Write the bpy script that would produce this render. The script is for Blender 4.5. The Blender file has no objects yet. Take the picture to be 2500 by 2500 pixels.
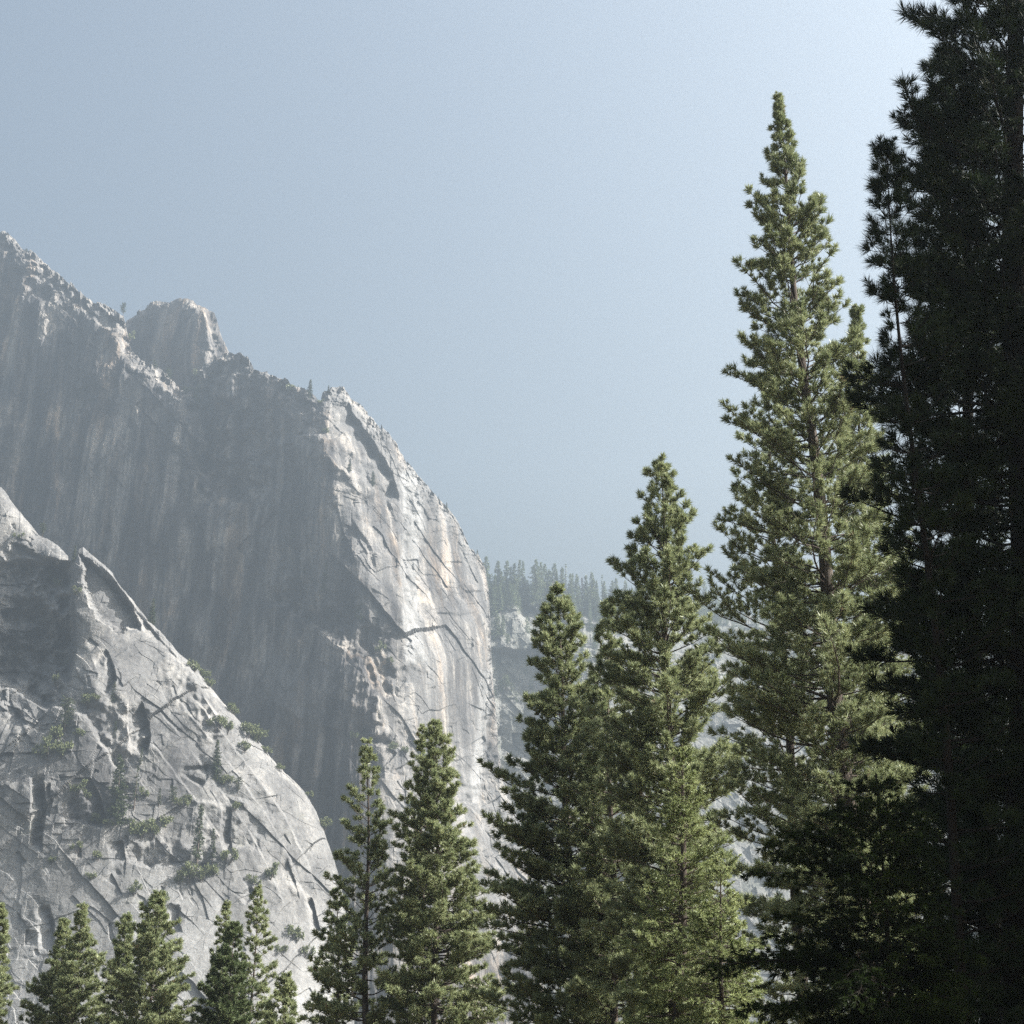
import bpy, math
import numpy as np

SC = bpy.context.scene
COL = SC.collection
R = math.radians

# ------------------------------------------------------------------ camera
PITCH = R(22.0)
FOV = R(35.0)
CAM = np.array([0.0, 0.0, 1.7])
FPX = 1250.0 / math.tan(FOV / 2)          # focal length for a 2500 px frame
CP, SP = math.cos(PITCH), math.sin(PITCH)

def world(px, py, Y):
    """point at forward distance Y seen at (px, py) of a 2500 px frame"""
    xc = (np.asarray(px, float) - 1250.0) / FPX
    yc = (1250.0 - np.asarray(py, float)) / FPX
    dy = CP - yc * SP
    dz = SP + yc * CP
    return xc / dy * Y, np.zeros_like(xc) + Y, CAM[2] + dz / dy * Y

cd = bpy.data.cameras.new('camera')
cam = bpy.data.objects.new('camera', cd)
COL.objects.link(cam)
cam.location = CAM
cam.rotation_euler = (R(90) + PITCH, 0, 0)
cd.sensor_width = 36.0
cd.sensor_fit = 'HORIZONTAL'
cd.lens = 18.0 / math.tan(FOV / 2)
cd.clip_start = 0.1
cd.clip_end = 20000
SC.camera = cam

SUN_AZ, SUN_EL = R(93.0), R(41.0)         # azimuth clockwise from +Y (the view direction)
SUN = np.array([math.sin(SUN_AZ) * math.cos(SUN_EL), math.cos(SUN_AZ) * math.cos(SUN_EL), math.sin(SUN_EL)])

# ------------------------------------------------------------------ helpers
def tag(o, label=None, cat=None, group=None, kind=None):
    if label: o['label'] = label
    if cat: o['category'] = cat
    if group: o['group'] = group
    if kind: o['kind'] = kind
    return o

def mesh_from(name, verts, faces, mats, smooth=False, mat_idx=None):
    """faces: list of (n,k) int arrays"""
    me = bpy.data.meshes.new(name)
    verts = np.asarray(verts, np.float32)
    me.vertices.add(len(verts))
    me.vertices.foreach_set('co', verts.ravel())
    tot = np.concatenate([np.full(len(f), f.shape[1], np.int32) for f in faces])
    loops = np.concatenate([f.ravel() for f in faces]).astype(np.int32)
    start = np.concatenate([[0], np.cumsum(tot)[:-1]]).astype(np.int32)
    me.loops.add(len(loops))
    me.loops.foreach_set('vertex_index', loops)
    me.polygons.add(len(tot))
    me.polygons.foreach_set('loop_start', start)
    me.polygons.foreach_set('loop_total', tot)
    if not isinstance(mats, (list, tuple)): mats = [mats]
    for m in mats: me.materials.append(m)
    if mat_idx is not None:
        me.polygons.foreach_set('material_index', np.asarray(mat_idx, np.int32))
    me.polygons.foreach_set('use_smooth', np.full(len(tot), smooth, bool))
    me.update(calc_edges=True)
    return me

def link(name, data, parent=None, loc=None):
    o = bpy.data.objects.new(name, data)
    COL.objects.link(o)
    if parent is not None: o.parent = parent
    if loc is not None: o.location = loc
    return o

# ------------------------------------------------------------------ numpy noise
_rng = np.random.default_rng(7)
_PERM = _rng.permutation(4096).astype(np.int32)
_ANG = _rng.uniform(0, 2 * np.pi, 4096).astype(np.float32)
_GX, _GY = np.cos(_ANG), np.sin(_ANG)
_RV = _rng.uniform(-1, 1, (4096, 4)).astype(np.float32)

def _h(ix, iy, seed):
    return _PERM[(_PERM[(ix + seed * 131) & 4095] + iy) & 4095]

def perlin(x, y, seed=0):
    x = np.asarray(x, np.float32); y = np.asarray(y, np.float32)
    ix = np.floor(x).astype(np.int32); iy = np.floor(y).astype(np.int32)
    fx = x - ix; fy = y - iy
    u = fx * fx * fx * (fx * (fx * 6 - 15) + 10)
    v = fy * fy * fy * (fy * (fy * 6 - 15) + 10)
    def g(dx, dy):
        k = _h(ix + dx, iy + dy, seed)
        return _GX[k] * (fx - dx) + _GY[k] * (fy - dy)
    a = g(0, 0); b = g(1, 0); c = g(0, 1); d = g(1, 1)
    return 1.45 * ((a + (b - a) * u) * (1 - v) + (c + (d - c) * u) * v)

def fbm(x, y, oct=4, seed=0, gain=0.5, lac=2.03):
    s = 0; a = 1; n = 0
    for i in range(oct):
        s = s + a * perlin(x, y, seed + i * 7); n += a
        a *= gain; x = x * lac + 3.1; y = y * lac + 1.7
    return s / n

def ridged(x, y, oct=4, seed=0, gain=0.5):
    s = 0; a = 1; n = 0
    for i in range(oct):
        s = s + a * (1 - 2 * np.abs(perlin(x, y, seed + i * 7))); n += a
        a *= gain; x = x * 2.03 + 3.1; y = y * 2.03 + 1.7
    return s / n

def worley(x, y, seed=0, jit=0.9):
    """returns F1, F2, cell random (n,4), offset dx, dy to the nearest point"""
    x = np.asarray(x, np.float32); y = np.asarray(y, np.float32)
    ix = np.floor(x).astype(np.int32); iy = np.floor(y).astype(np.int32)
    f1 = np.full(x.shape, 9e9, np.float32); f2 = f1.copy()
    kid = np.zeros(x.shape, np.int32); ox = np.zeros_like(f1); oy = np.zeros_like(f1)
    for dx in (-1, 0, 1):
        for dy in (-1, 0, 1):
            k = _h(ix + dx, iy + dy, seed)
            qx = ix + dx + 0.5 + 0.5 * jit * _RV[k, 0] - x
            qy = iy + dy + 0.5 + 0.5 * jit * _RV[k, 1] - y
            d = qx * qx + qy * qy
            m = d < f1
            f2 = np.where(m, f1, np.minimum(f2, d))
            f1 = np.where(m, d, f1)
            kid = np.where(m, k, kid); ox = np.where(m, qx, ox); oy = np.where(m, qy, oy)
    return np.sqrt(f1), np.sqrt(f2), kid, -ox, -oy

def sstep(a, b, x):
    t = np.clip((x - a) / (b - a), 0, 1)
    return t * t * (3 - 2 * t)

def terrace(n, k, w=0.18):
    q = n * k
    f = np.floor(q)
    return (f + sstep(1 - w, 1.0, q - f)) / k

def plates(x, y, seed, tilt=0.3, off=0.25):
    """blocky facets: every cell is its own tilted plane"""
    f1, f2, k, dx, dy = worley(x, y, seed)
    return off * _RV[k, 2] + tilt * (_RV[k, 3] * dx + _RV[(k + 77) & 4095, 2] * dy), f2 - f1

# ------------------------------------------------------------------ 2D path tools (photo-plan coordinates)
def resample(path, n):
    p = np.asarray(path, float)
    d = np.r_[0, np.cumsum(np.hypot(*(p[1:] - p[:-1]).T))]
    t = np.linspace(0, d[-1], n)
    return np.interp(t, d, p[:, 0]), np.interp(t, d, p[:, 1])

def path_sd(U, V, path):
    """distance to a polyline and the side (+ = right hand when walking along it in image coordinates), and position 0..1"""
    p = np.asarray(path, float)
    best = np.full(U.shape, 1e9); side = np.zeros(U.shape); tt = np.zeros(U.shape)
    L = np.r_[0, np.cumsum(np.hypot(*(p[1:] - p[:-1]).T))]
    for i in range(len(p) - 1):
        a, b = p[i], p[i + 1]
        e = b - a; l2 = e @ e
        t = np.clip(((U - a[0]) * e[0] + (V - a[1]) * e[1]) / l2, 0, 1)
        dx = U - a[0] - t * e[0]; dy = V - a[1] - t * e[1]
        d = np.hypot(dx, dy)
        m = d < best
        best = np.where(m, d, best)
        side = np.where(m, np.sign(e[0] * dy - e[1] * dx), side)
        tt = np.where(m, (L[i] + t * math.sqrt(l2)) / L[-1], tt)
    return best, side, tt

def poly_in(U, V, poly, soft):
    """soft mask of a polygon"""
    p = np.asarray(poly, float)
    d, _, _ = path_sd(U, V, np.vstack([p, p[:1]]))
    inside = np.zeros(U.shape, bool)
    for i in range(len(p)):
        x1, y1 = p[i]; x2, y2 = p[(i + 1) % len(p)]
        if y1 == y2: continue
        c = ((y1 > V) != (y2 > V)) & (U < (x2 - x1) * (V - y1) / (y2 - y1) + x1)
        inside ^= c
    return sstep(-soft, soft, np.where(inside, d, -d))

def tps(pts, U, V):
    """smooth surface through (px, py, value) control points"""
    p = np.asarray(pts, float)
    P = p[:, :2] / 500.0
    def K(r2): return np.where(r2 > 1e-12, r2 * np.log(np.maximum(r2, 1e-12)), 0)
    n = len(p)
    A = np.zeros((n + 3, n + 3))
    d2 = ((P[:, None] - P[None]) ** 2).sum(-1)
    A[:n, :n] = K(d2) + np.eye(n) * 1e-4
    A[:n, n:] = np.c_[np.ones(n), P]; A[n:, :n] = A[:n, n:].T
    w = np.linalg.solve(A, np.r_[p[:, 2], 0, 0, 0])
    u = U / 500.0; v = V / 500.0
    out = w[n] + w[n + 1] * u + w[n + 2] * v
    for i in range(n):
        out = out + w[i] * K((u - P[i, 0]) ** 2 + (v - P[i, 1]) ** 2)
    return out

def facets(x, y, seed, tilt=0.5, cone=0.45, jit=0.8):
    """a continuous surface of intersecting planes: straight creases, flat faces"""
    x = np.asarray(x, np.float32); y = np.asarray(y, np.float32)
    ix = np.floor(x).astype(np.int32); iy = np.floor(y).astype(np.int32)
    best = np.full(x.shape, -9e9, np.float32)
    for dx in (-1, 0, 1):
        for dy in (-1, 0, 1):
            k = _h(ix + dx, iy + dy, seed)
            px = x - (ix + dx + 0.5 + 0.5 * jit * _RV[k, 0]); py = y - (iy + dy + 0.5 + 0.5 * jit * _RV[k, 1])
            k2 = (k + 501) & 4095
            v = 0.22 * _RV[k, 2] + tilt * (_RV[k, 3] * px + _RV[k2, 0] * py) - cone * np.maximum(np.abs(px), np.abs(py)) * (1.2 + _RV[k2, 1])
            best = np.maximum(best, v)
    return best

class Relief:
    """a mountain face: a grid between a base line and a skyline, with a shaped depth, a back and a flank"""
    def __init__(self, sky, base, nu, nv, hidden, jag, seed):
        su, sv = resample(sky, nu)
        t = np.linspace(0, 1, nu)
        x = np.linspace(0, 1, len(base)); b = np.asarray(base, float)
        bu = np.interp(t, x, b[:, 0]); bv = np.interp(t, x, b[:, 1])
        s = np.linspace(0, nu / 1.0, nu)
        j = jag * (fbm(s * 0.02, 0 * s, 5, seed, 0.62) * 2.2)
        blk, _ = plates(s * 0.045, 0 * s + 0.3, seed + 3, 0.0, 1.0)
        blk2, _ = plates(s * 0.12, 0 * s + 0.3, seed + 4, 0.0, 0.5)
        sv = sv + j + jag * 0.9 * (blk + blk2)
        # rows: few for the hidden foot, many above
        nh = 12
        w = np.r_[np.linspace(0, hidden, nh, endpoint=False), np.linspace(hidden, 1, nv - nh)]
        self.w = w[:, None] * np.ones(nu)
        self.U = bu + (su - bu) * self.w
        self.V = bv + (sv - bv) * self.w
        self.t = t[None, :] * np.ones((nv, 1))
        self.nu, self.nv = nu, nv

    def finish(self, name, Y, disp, mat, back=(10, 40, 120, 400), backdrop=(3, 14, 60, 300), smooth=False, fresh=None):
        X, YY, Z = world(self.U, self.V, Y)
        YY = YY - disp
        P = np.stack([X, YY, Z], -1)
        self.P = P
        top = P[-1]
        rows = [P]
        for dy, dz in zip(back, backdrop):
            q = top.copy()
            q[:, 0] *= 1 + 0.6 * dy / np.maximum(q[:, 1], 1) ; q[:, 1] += dy; q[:, 2] -= dz
            rows.append(q[None])
        G = np.concatenate(rows, 0)
        nr, nc = G.shape[:2]
        idx = np.arange(nr * nc).reshape(nr, nc)
        f = np.stack([idx[:-1, :-1], idx[:-1, 1:], idx[1:, 1:], idx[1:, :-1]], -1).reshape(-1, 4)
        me = mesh_from(name, G.reshape(-1, 3), [f], mat, smooth)
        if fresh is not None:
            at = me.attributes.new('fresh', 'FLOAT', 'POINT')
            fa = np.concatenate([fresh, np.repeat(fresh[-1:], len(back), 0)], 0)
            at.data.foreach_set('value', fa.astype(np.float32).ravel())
        o = link(name, me)
        tag(o, kind='structure')
        self.obj = o
        return o

    def at(self, px, py):
        """surface point seen nearest to (px, py)"""
        P = self.P
        if not hasattr(self, 'proj'):
            Yc = P[..., 1]; Zc = P[..., 2] - CAM[2]
            f = Yc * CP + Zc * SP
            self.proj = (1250 + FPX * P[..., 0] / f, 1250 - FPX * (Zc * CP - Yc * SP) / f)
        d = (self.proj[0] - px) ** 2 + (self.proj[1] - py) ** 2
        d = d + 0.02 * (P[..., 1] - P[..., 1].min())
        k = np.unravel_index(np.argmin(d), d.shape)
        return P[k].copy()
# ------------------------------------------------------------------ materials
def new_mat(name):
    m = bpy.data.materials.new(name); m.use_nodes = True
    nt = m.node_tree
    b = nt.nodes['Principled BSDF']
    return m, nt, b

def N(nt, kind, **kw):
    n = nt.nodes.new(kind)
    for k, v in kw.items():
        if k in n.inputs: n.inputs[k].default_value = v
        else: setattr(n, k, v)
    return n

def ramp(nt, fac, stops):
    r = nt.nodes.new('ShaderNodeValToRGB')
    e = r.color_ramp.elements
    while len(e) < len(stops): e.new(0.5)
    for el, (p, c) in zip(e, stops):
        el.position = p; el.color = (*c, 1)
    nt.links.new(fac, r.inputs[0])
    return r.outputs[0]

def mixc(nt, mode, fac, a, b):
    n = nt.nodes.new('ShaderNodeMix'); n.data_type = 'RGBA'; n.blend_type = mode
    if isinstance(fac, (int, float)): n.inputs[0].default_value = fac
    else: nt.links.new(fac, n.inputs[0])
    for i, v in ((6, a), (7, b)):
        if isinstance(v, tuple): n.inputs[i].default_value = (*v, 1)
        else: nt.links.new(v, n.inputs[i])
    return n.outputs[2]

def coords(nt, scale=(1, 1, 1), rot=(0, 0, 0)):
    g = nt.nodes.new('ShaderNodeNewGeometry')
    mp = nt.nodes.new('ShaderNodeMapping')
    mp.inputs['Scale'].default_value = scale; mp.inputs['Rotation'].default_value = rot
    nt.links.new(g.outputs['Position'], mp.inputs['Vector'])
    return mp.outputs[0]

def noise(nt, vec, scale, detail=6, rough=0.6, dist=0.0):
    n = nt.nodes.new('ShaderNodeTexNoise')
    n.inputs['Scale'].default_value = scale; n.inputs['Detail'].default_value = detail
    n.inputs['Roughness'].default_value = rough; n.inputs['Distortion'].default_value = dist
    nt.links.new(vec, n.inputs['Vector'])
    return n.outputs['Fac']

def granite_mat(name, light, dark, streak, moss, pale=None):
    m, nt, b = new_mat(name)
    base = ramp(nt, noise(nt, coords(nt), 0.03, 9, 0.66), [(0.38, dark), (0.60, light)])
    fine = ramp(nt, noise(nt, coords(nt), 0.35, 8, 0.75), [(0.32, (0.60, 0.60, 0.61)), (0.68, (1.22, 1.21, 1.19))])
    c = mixc(nt, 'MULTIPLY', 1.0, base, fine)
    if streak > 0:
        # water and mineral stains that run straight down the wall
        v = coords(nt, (0.05, 0.05, 0.0055))
        s1 = ramp(nt, noise(nt, v, 1.0, 7, 0.66, 0.4), [(0.38, (0.30, 0.30, 0.33)), (0.50, (0.95, 0.95, 0.95)), (0.61, (2.5, 2.42, 2.28))])
        c = mixc(nt, 'MULTIPLY', min(1.0, streak + 0.15), c, s1)
        if streak > 0.5:
          v2 = coords(nt, (0.03, 0.03, 0.004), (0, 0, 0.7))
          s2 = ramp(nt, noise(nt, v2, 1.0, 6, 0.7, 0.3), [(0.52, (0, 0, 0)), (0.62, (1, 1, 1))])
          c = mixc(nt, 'MIX', s2, c, mixc(nt, 'MULTIPLY', 1.0, c, (1.32, 1.12, 0.93)))
        s3 = ramp(nt, noise(nt, coords(nt, (0.22, 0.22, 0.012)), 1.0, 5, 0.65, 0.3), [(0.38, (0.66, 0.66, 0.68)), (0.6, (1.3, 1.27, 1.2))])
        c = mixc(nt, 'MULTIPLY', 0.5, c, s3)
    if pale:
        # paler rock marked on the mesh: freshly broken faces and sunlight put into the colour
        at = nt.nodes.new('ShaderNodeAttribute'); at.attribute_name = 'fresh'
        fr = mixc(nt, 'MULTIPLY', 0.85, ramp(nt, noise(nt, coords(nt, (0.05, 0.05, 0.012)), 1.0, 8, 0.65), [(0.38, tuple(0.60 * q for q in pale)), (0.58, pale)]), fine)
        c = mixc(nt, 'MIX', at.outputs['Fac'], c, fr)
    if moss > 0:
        g = ramp(nt, noise(nt, coords(nt), 0.055, 8, 0.7), [(0.60, (0, 0, 0)), (0.70, (1, 1, 1))])
        sc = nt.nodes.new('ShaderNodeMath'); sc.operation = 'MULTIPLY'; sc.inputs[1].default_value = moss
        nt.links.new(g, sc.inputs[0])
        c = mixc(nt, 'MIX', sc.outputs[0], c, (0.13, 0.135, 0.085))
    nt.links.new(c, b.inputs['Base Color'])
    b.inputs['Roughness'].default_value = 0.9
    b.inputs['Specular IOR Level'].default_value = 0.15
    bp = nt.nodes.new('ShaderNodeBump'); bp.inputs['Strength'].default_value = 0.5; bp.inputs['Distance'].default_value = 0.5
    nt.links.new(noise(nt, coords(nt), 0.7, 5, 0.7), bp.inputs['Height'])
    nt.links.new(bp.outputs[0], b.inputs['Normal'])
    return m

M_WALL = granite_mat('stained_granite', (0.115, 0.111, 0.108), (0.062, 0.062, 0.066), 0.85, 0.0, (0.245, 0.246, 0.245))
M_SLAB = granite_mat('slab_granite', (0.150, 0.150, 0.151), (0.112, 0.113, 0.116), 0.3, 0.2, (0.27, 0.27, 0.267))
M_FAR = granite_mat('far_granite', (0.20, 0.20, 0.19), (0.13, 0.135, 0.12), 0.0, 0.85)

# ------------------------------------------------------------------ mountain features
def step(r, path, amp, w=6, reach=200, sign=1, ends=0.12, rough=0.4, planar=1.7):
    """the right-hand side of the path lies `amp` metres deeper, fading out over `reach`"""
    p = np.asarray(path, float); reach = reach * planar
    m = reach * 1.05 + 22
    k = (r.U > p[:, 0].min() - m) & (r.U < p[:, 0].max() + m) & (r.V > p[:, 1].min() - m) & (r.V < p[:, 1].max() + m)
    U = r.U[k]; V = r.V[k]
    jx = 8 * fbm(U / 40, V / 40, 6, 91, 0.62) * rough
    jy = 8 * fbm(U / 40, V / 40, 6, 57, 0.62) * rough
    d, s, t = path_sd(U + jx, V + jy, path)
    sd = d * s * sign
    f = sstep(-w, w, sd) * np.clip(1 - np.maximum(sd, 0) / reach, 0, 1)
    f *= np.clip(0.62 + 1.1 * fbm(U / 55 + p[0, 0], V / 55 + p[0, 1], 3, 23), 0.08, 1.15)
    f *= sstep(0, ends, t) * (1 - sstep(1 - ends, 1, t)) if ends > 0 else 1
    out = np.zeros(r.U.shape)
    out[k] = amp * f
    return out

def bump(r, path, amp, w, ends=0.1):
    d, s, t = path_sd(r.U, r.V, path)
    return -amp * np.exp(-(d / w) ** 2) * sstep(-0.001, ends, t) * (1 - sstep(1 - ends, 1.001, t))

def hollow(r, poly, amp, soft=8):
    """a recess with the outline of poly"""
    p = np.asarray(poly, float); m = soft * 3 + 20
    k = (r.U > p[:, 0].min() - m) & (r.U < p[:, 0].max() + m) & (r.V > p[:, 1].min() - m) & (r.V < p[:, 1].max() + m)
    U = r.U[k]; V = r.V[k]
    U = U + 12 * fbm(U / 30, V / 30, 4, 31, 0.6); V = V + 12 * fbm(U / 30, V / 30, 4, 33, 0.6)
    out = np.zeros(r.U.shape); out[k] = amp * poly_in(U, V, poly, soft)
    return out

def rock(x, z, amp=1.0, rot=0.6, seed=0, aniso=2.2, fine=1.0, sheets=1.0):
    """granite relief in metres (positive = towards the valley): sheets, blocks, cracks, grain"""
    c, s = math.cos(rot), math.sin(rot)
    wx = x + 6 * fbm(x / 45, z / 45, 3, seed + 1); wz = z + 6 * fbm(x / 45, z / 45, 3, seed + 2)
    u = (c * wx + s * wz); v = (-s * wx + c * wz) / aniso
    h = 5.0 * fbm(x / 80, z / 80, 3, seed + 3)
    block = sstep(-0.35, 0.35, fbm(x / 65, z / 65, 3, seed + 8))          # broken zones against clean slabs
    h = h + 13.0 * facets(u / 48, v / 48, seed + 5, 0.5, 0.35)
    h = h + 6.5 * facets(u / 20 + 3, v / 20, seed + 6, 0.6, 0.45) * (0.35 + 0.65 * block)
    h = h + 2.6 * facets(u / 8 + 1, v / 8 + 5, seed + 7, 0.7, 0.5) * (0.15 + 0.85 * block) * fine
    h = h + 1.0 * facets(x / 3.2, z / 3.6 + 5, seed + 11, 0.7, 0.5) * (0.25 + 0.75 * block) * fine
    # overlapping sheets with straight broken edges
    p, e = plates(u / 34 + 7, v / 34, seed + 12, 0.10, 0.5); h = h + sheets * p * 3.6
    p, e = plates(u / 14 + 2, v / 14, seed + 13, 0.16, 0.5); h = h + sheets * p * 1.5 * block
    h = h + fine * (0.55 * fbm(x / 6, z / 6, 5, seed + 17, 0.65))
    return amp * h

def joints(r, region, n, seed, dirs, amp, reach, length, left=0.7, w=(1.2, 2.5)):
    """many short broken edges where one slab overlaps the next; dirs: (degrees below the horizontal, spread, weight)"""
    g = np.random.default_rng(seed)
    p = np.asarray(region, float)
    out = np.zeros(r.U.shape)
    wts = np.array([q[2] for q in dirs]); wts = wts / wts.sum()
    k = 0
    while k < n:
        x = g.uniform(p[:, 0].min(), p[:, 0].max()); y = g.uniform(p[:, 1].min(), p[:, 1].max())
        if poly_in(np.array([x]), np.array([y]), p, 1)[0] < 0.5: continue
        k += 1
        dd = dirs[g.choice(len(dirs), p=wts)]
        a = R(dd[0] + g.normal(0, dd[1]))
        big = g.pareto(2.2) * 0.5 + 0.5; big = min(big, 1.5)
        L = g.uniform(*length) * big
        pts = [(x, y)]; a2 = a
        for i in range(int(g.integers(1, 4))):
            q = L * g.uniform(0.25, 0.6)
            pts.append((pts[-1][0] + math.cos(a2) * q, pts[-1][1] + math.sin(a2) * q))
            a2 = R(dirs[g.choice(len(dirs), p=wts)][0] + g.normal(0, 6))
        # walking down the page the left hand side is to the viewer's right
        sg = 1 if g.random() < left else -1
        out += step(r, pts, g.uniform(*amp) * big, g.uniform(*w), g.uniform(*reach) * big, sg, 0.12, g.uniform(0.03, 0.22))
    return out

def plan(U, V, Y):
    X, _, Z = world(U, V, Y)
    return X.astype(np.float32), Z.astype(np.float32)

Q = 1.0

# ------------------------------------------------------------------ the great wall
SKY_WALL = [(-140, 520), (-60, 555), (0, 580), (14, 580), (35, 592), (60, 618), (78, 618), (100, 636), (125, 655), (150, 678), (175, 700),
            (195, 722), (215, 742), (240, 750), (265, 760), (290, 767), (306, 778), (314, 810), (322, 855), (348, 890), (390, 905), (415, 925),
            (440, 955), (465, 950), (480, 930), (500, 902), (530, 886), (560, 874), (590, 873), (612, 893), (622, 914), (640, 920), (660, 926),
            (700, 940), (722, 950), (750, 957), (773, 974), (781, 984), (791, 964), (810, 946), (840, 950), (856, 978), (880, 992), (905, 1015),
            (930, 1050), (960, 1085), (1000, 1145), (1040, 1190), (1080, 1235), (1105, 1260), (1130, 1300), (1146, 1335), (1170, 1365),
            (1186, 1400), (1194, 1450), (1198, 1530), (1200, 1610), (1207, 1690), (1214, 1770), (1216, 1830), (1230, 1890), (1250, 1960),
            (1280, 2030), (1300, 2110), (1320, 2250)]
BASE_WALL = [(-160, 2870), (330, 2870), (620, 2870), (900, 2870), (1120, 2870), (1250, 2870), (1350, 2870)]
w = Relief(SKY_WALL, BASE_WALL, int(1150 * Q), int(1050 * Q), 0.20, 4.4, 3)
U, V = w.U, w.V
Yw = tps([(-140, 560, 1500), (-120, 900, 1480), (0, 1200, 1460), (-60, 1600, 1430), (-120, 2700, 1350),
          (250, 900, 1478), (300, 1200, 1468), (300, 1800, 1424), (300, 2700, 1350),
          (500, 1300, 1470), (560, 1700, 1440), (600, 1000, 1485), (700, 1150, 1468), (700, 1350, 1458), (700, 1600, 1440), (700, 1900, 1412), (720, 2300, 1380), (700, 2800, 1350),
          (800, 1060, 1432), (815, 1250, 1425), (890, 1400, 1415), (930, 1600, 1398), (945, 1800, 1384), (950, 2000, 1372),
          (880, 1030, 1478), (990, 1180, 1505), (1000, 1300, 1492), (1060, 1260, 1535), (1140, 1360, 1592), (1060, 1600, 1462), (1195, 1600, 1580),
          (1080, 1900, 1450), (1210, 1880, 1560), (1290, 2150, 1510), (1100, 2400, 1400), (1300, 2800, 1450), (1000, 2800, 1340)], U, V)
Yw = Yw + np.where(U < 815, 1, 0) * 0.16 * (815 - U)
Dsky = V - V[-1:, :]
# the crest leans back into the light, by uneven amounts
cw = 14 + 26 * np.clip(fbm(U / 70, V / 400, 3, 21) + 0.5, 0.1, 1.2)
lean = np.where(U < 320, 1.0, np.where(U < 700, 0.7, 0.5))
Yw = Yw + 30 * lean * np.exp(-Dsky / cw) * np.clip(0.8 + 1.2 * fbm(U / 16, V / 16, 4, 22), 0.1, 1.8)
# left wall stands in front of the gully
Yw += step(w, [(300, 760), (300, 830), (312, 868), (345, 893), (385, 915), (420, 950), (450, 975), (495, 1035), (507, 1090), (485, 1135), (500, 1260)], 48, 16, 150, -1, 0.10, 0.9)
Yw += step(w, [(455, 985), (445, 1040), (470, 1120), (480, 1180)], 13, 8, 60, -1)
# lit rubble below the left crest
for pth, a in (([(128, 745), (95, 730), (55, 690)], 13), ([(120, 700), (60, 672)], 9), ([(300, 812), (250, 800), (215, 770), (180, 745)], 13), ([(350, 880), (300, 885), (285, 840)], 8), ([(215, 770), (150, 720), (90, 660)], 9)):
    Yw += step(w, pth, a, 6, 45, 1, 0.2, 1.4)
for pth, a in (([(640, 970), (590, 935), (560, 905), (525, 900)], 10), ([(745, 990), (690, 965), (640, 945)], 9)):
    Yw += step(w, pth, a, 6, 60, 1, 0.2, 1.2)
# knob at the top of the prow
Yw += step(w, [(790, 985), (786, 1010), (795, 1060)], 14, 5, 80, 1)
Yw += step(w, [(856, 985), (835, 990), (808, 985)], 10, 5, 60, -1)
# the rib along the prow's edge, and the shaded triangle in its lee
Yw += step(w, [(975, 1235), (955, 1160), (915, 1095), (880, 1040), (845, 995)], 30, 7, 55, -1, 0.12, 0.8)
Yw += step(w, [(790, 1050), (800, 1100), (830, 1140), (880, 1165), (930, 1215)], -12, 8, 60, 1, 0.1, 0.7)
# bright rib and grooves of the prow
Yw += step(w, [(985, 1150), (982, 1230), (980, 1330), (985, 1420), (990, 1500), (1000, 1580)], 14, 9, 70, -1, 0.15, 0.6)
Yw += step(w, [(1012, 1180), (1022, 1240), (1015, 1330), (1020, 1400)], -5, 8, 40, -1, 0.15, 0.5)
Yw += step(w, [(1045, 1190), (1048, 1250), (1050, 1310)], -4, 6, 50, -1, 0.15, 0.5)
Yw += step(w, [(1100, 1290), (1130, 1340), (1150, 1400)], -8, 6, 40, -1, 0.2)
Yw += step(w, [(850, 1250), (875, 1300), (905, 1340), (920, 1400)], -9, 5, 60, -1, 0.15)
Yw += step(w, [(930, 1180), (960, 1260), (975, 1330)], -8, 5, 50, -1, 0.15)
Yw += step(w, [(1190, 1440), (1110, 1450), (1075, 1470)], -7, 4, 40, 1, 0.2)
Yw += step(w, [(1180, 1490), (1120, 1505), (1060, 1500)], -3, 4, 40, 1, 0.2)
Yw += step(w, [(1185, 1530), (1190, 1600), (1185, 1690), (1175, 1780), (1165, 1880)], 18, 6, 60, -1, 0.1, 0.4)
Yw += step(w, [(1120, 1520), (1160, 1570), (1180, 1620)], -5, 8, 60, -1, 0.2)
# the spur with its lit ledge
Yw += step(w, [(935, 1720), (905, 1660), (880, 1610), (830, 1570), (780, 1535), (730, 1500), (700, 1478), (640, 1470)], 30, 9, 90, 1, 0.12, 0.9)
Yw += step(w, [(950, 1800), (930, 1720), (925, 1650), (905, 1590)], -16, 8, 70, -1, 0.1, 0.9)
# ledges low on the wall
Yw += step(w, [(1020, 1850), (960, 1826), (900, 1812), (860, 1800)], 16, 6, 60, 1, 0.2, 0.9)
Yw += step(w, [(860, 1800), (760, 1775), (690, 1745), (650, 1690), (600, 1640)], -9, 12, 130, 1, 0.15, 0.8)
Yw += step(w, [(1230, 2010), (1140, 1965), (1080, 1960), (1040, 1990)], 20, 8, 90, 1, 0.2, 0.9)
Yw += step(w, [(660, 1320), (655, 1400), (668, 1480), (640, 1600)], 6, 8, 60, -1, 0.2, 0.8)
PREG = [(795, 1060), (900, 1030), (1000, 1160), (1140, 1350), (1195, 1480), (1215, 1850), (1300, 2150), (1150, 2200), (940, 2000), (935, 1800), (930, 1560), (880, 1400), (820, 1280)]
Yw += joints(w, PREG, 230, 15, [(66, 12, 3), (90, 8, 2), (25, 16, 1.6), (140, 14, .7)], (1.2, 3.8), (8, 34), (24, 90), 0.6)
Yw += joints(w, [(0, 590), (150, 690), (300, 800), (480, 1050), (620, 930), (800, 1000), (800, 1080), (560, 1010), (450, 1180), (300, 960), (0, 780)], 110, 16, [(70, 20, 2), (30, 20, 2), (110, 15, 1)], (1.4, 5.0), (6, 22), (20, 70), 0.5)
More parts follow.
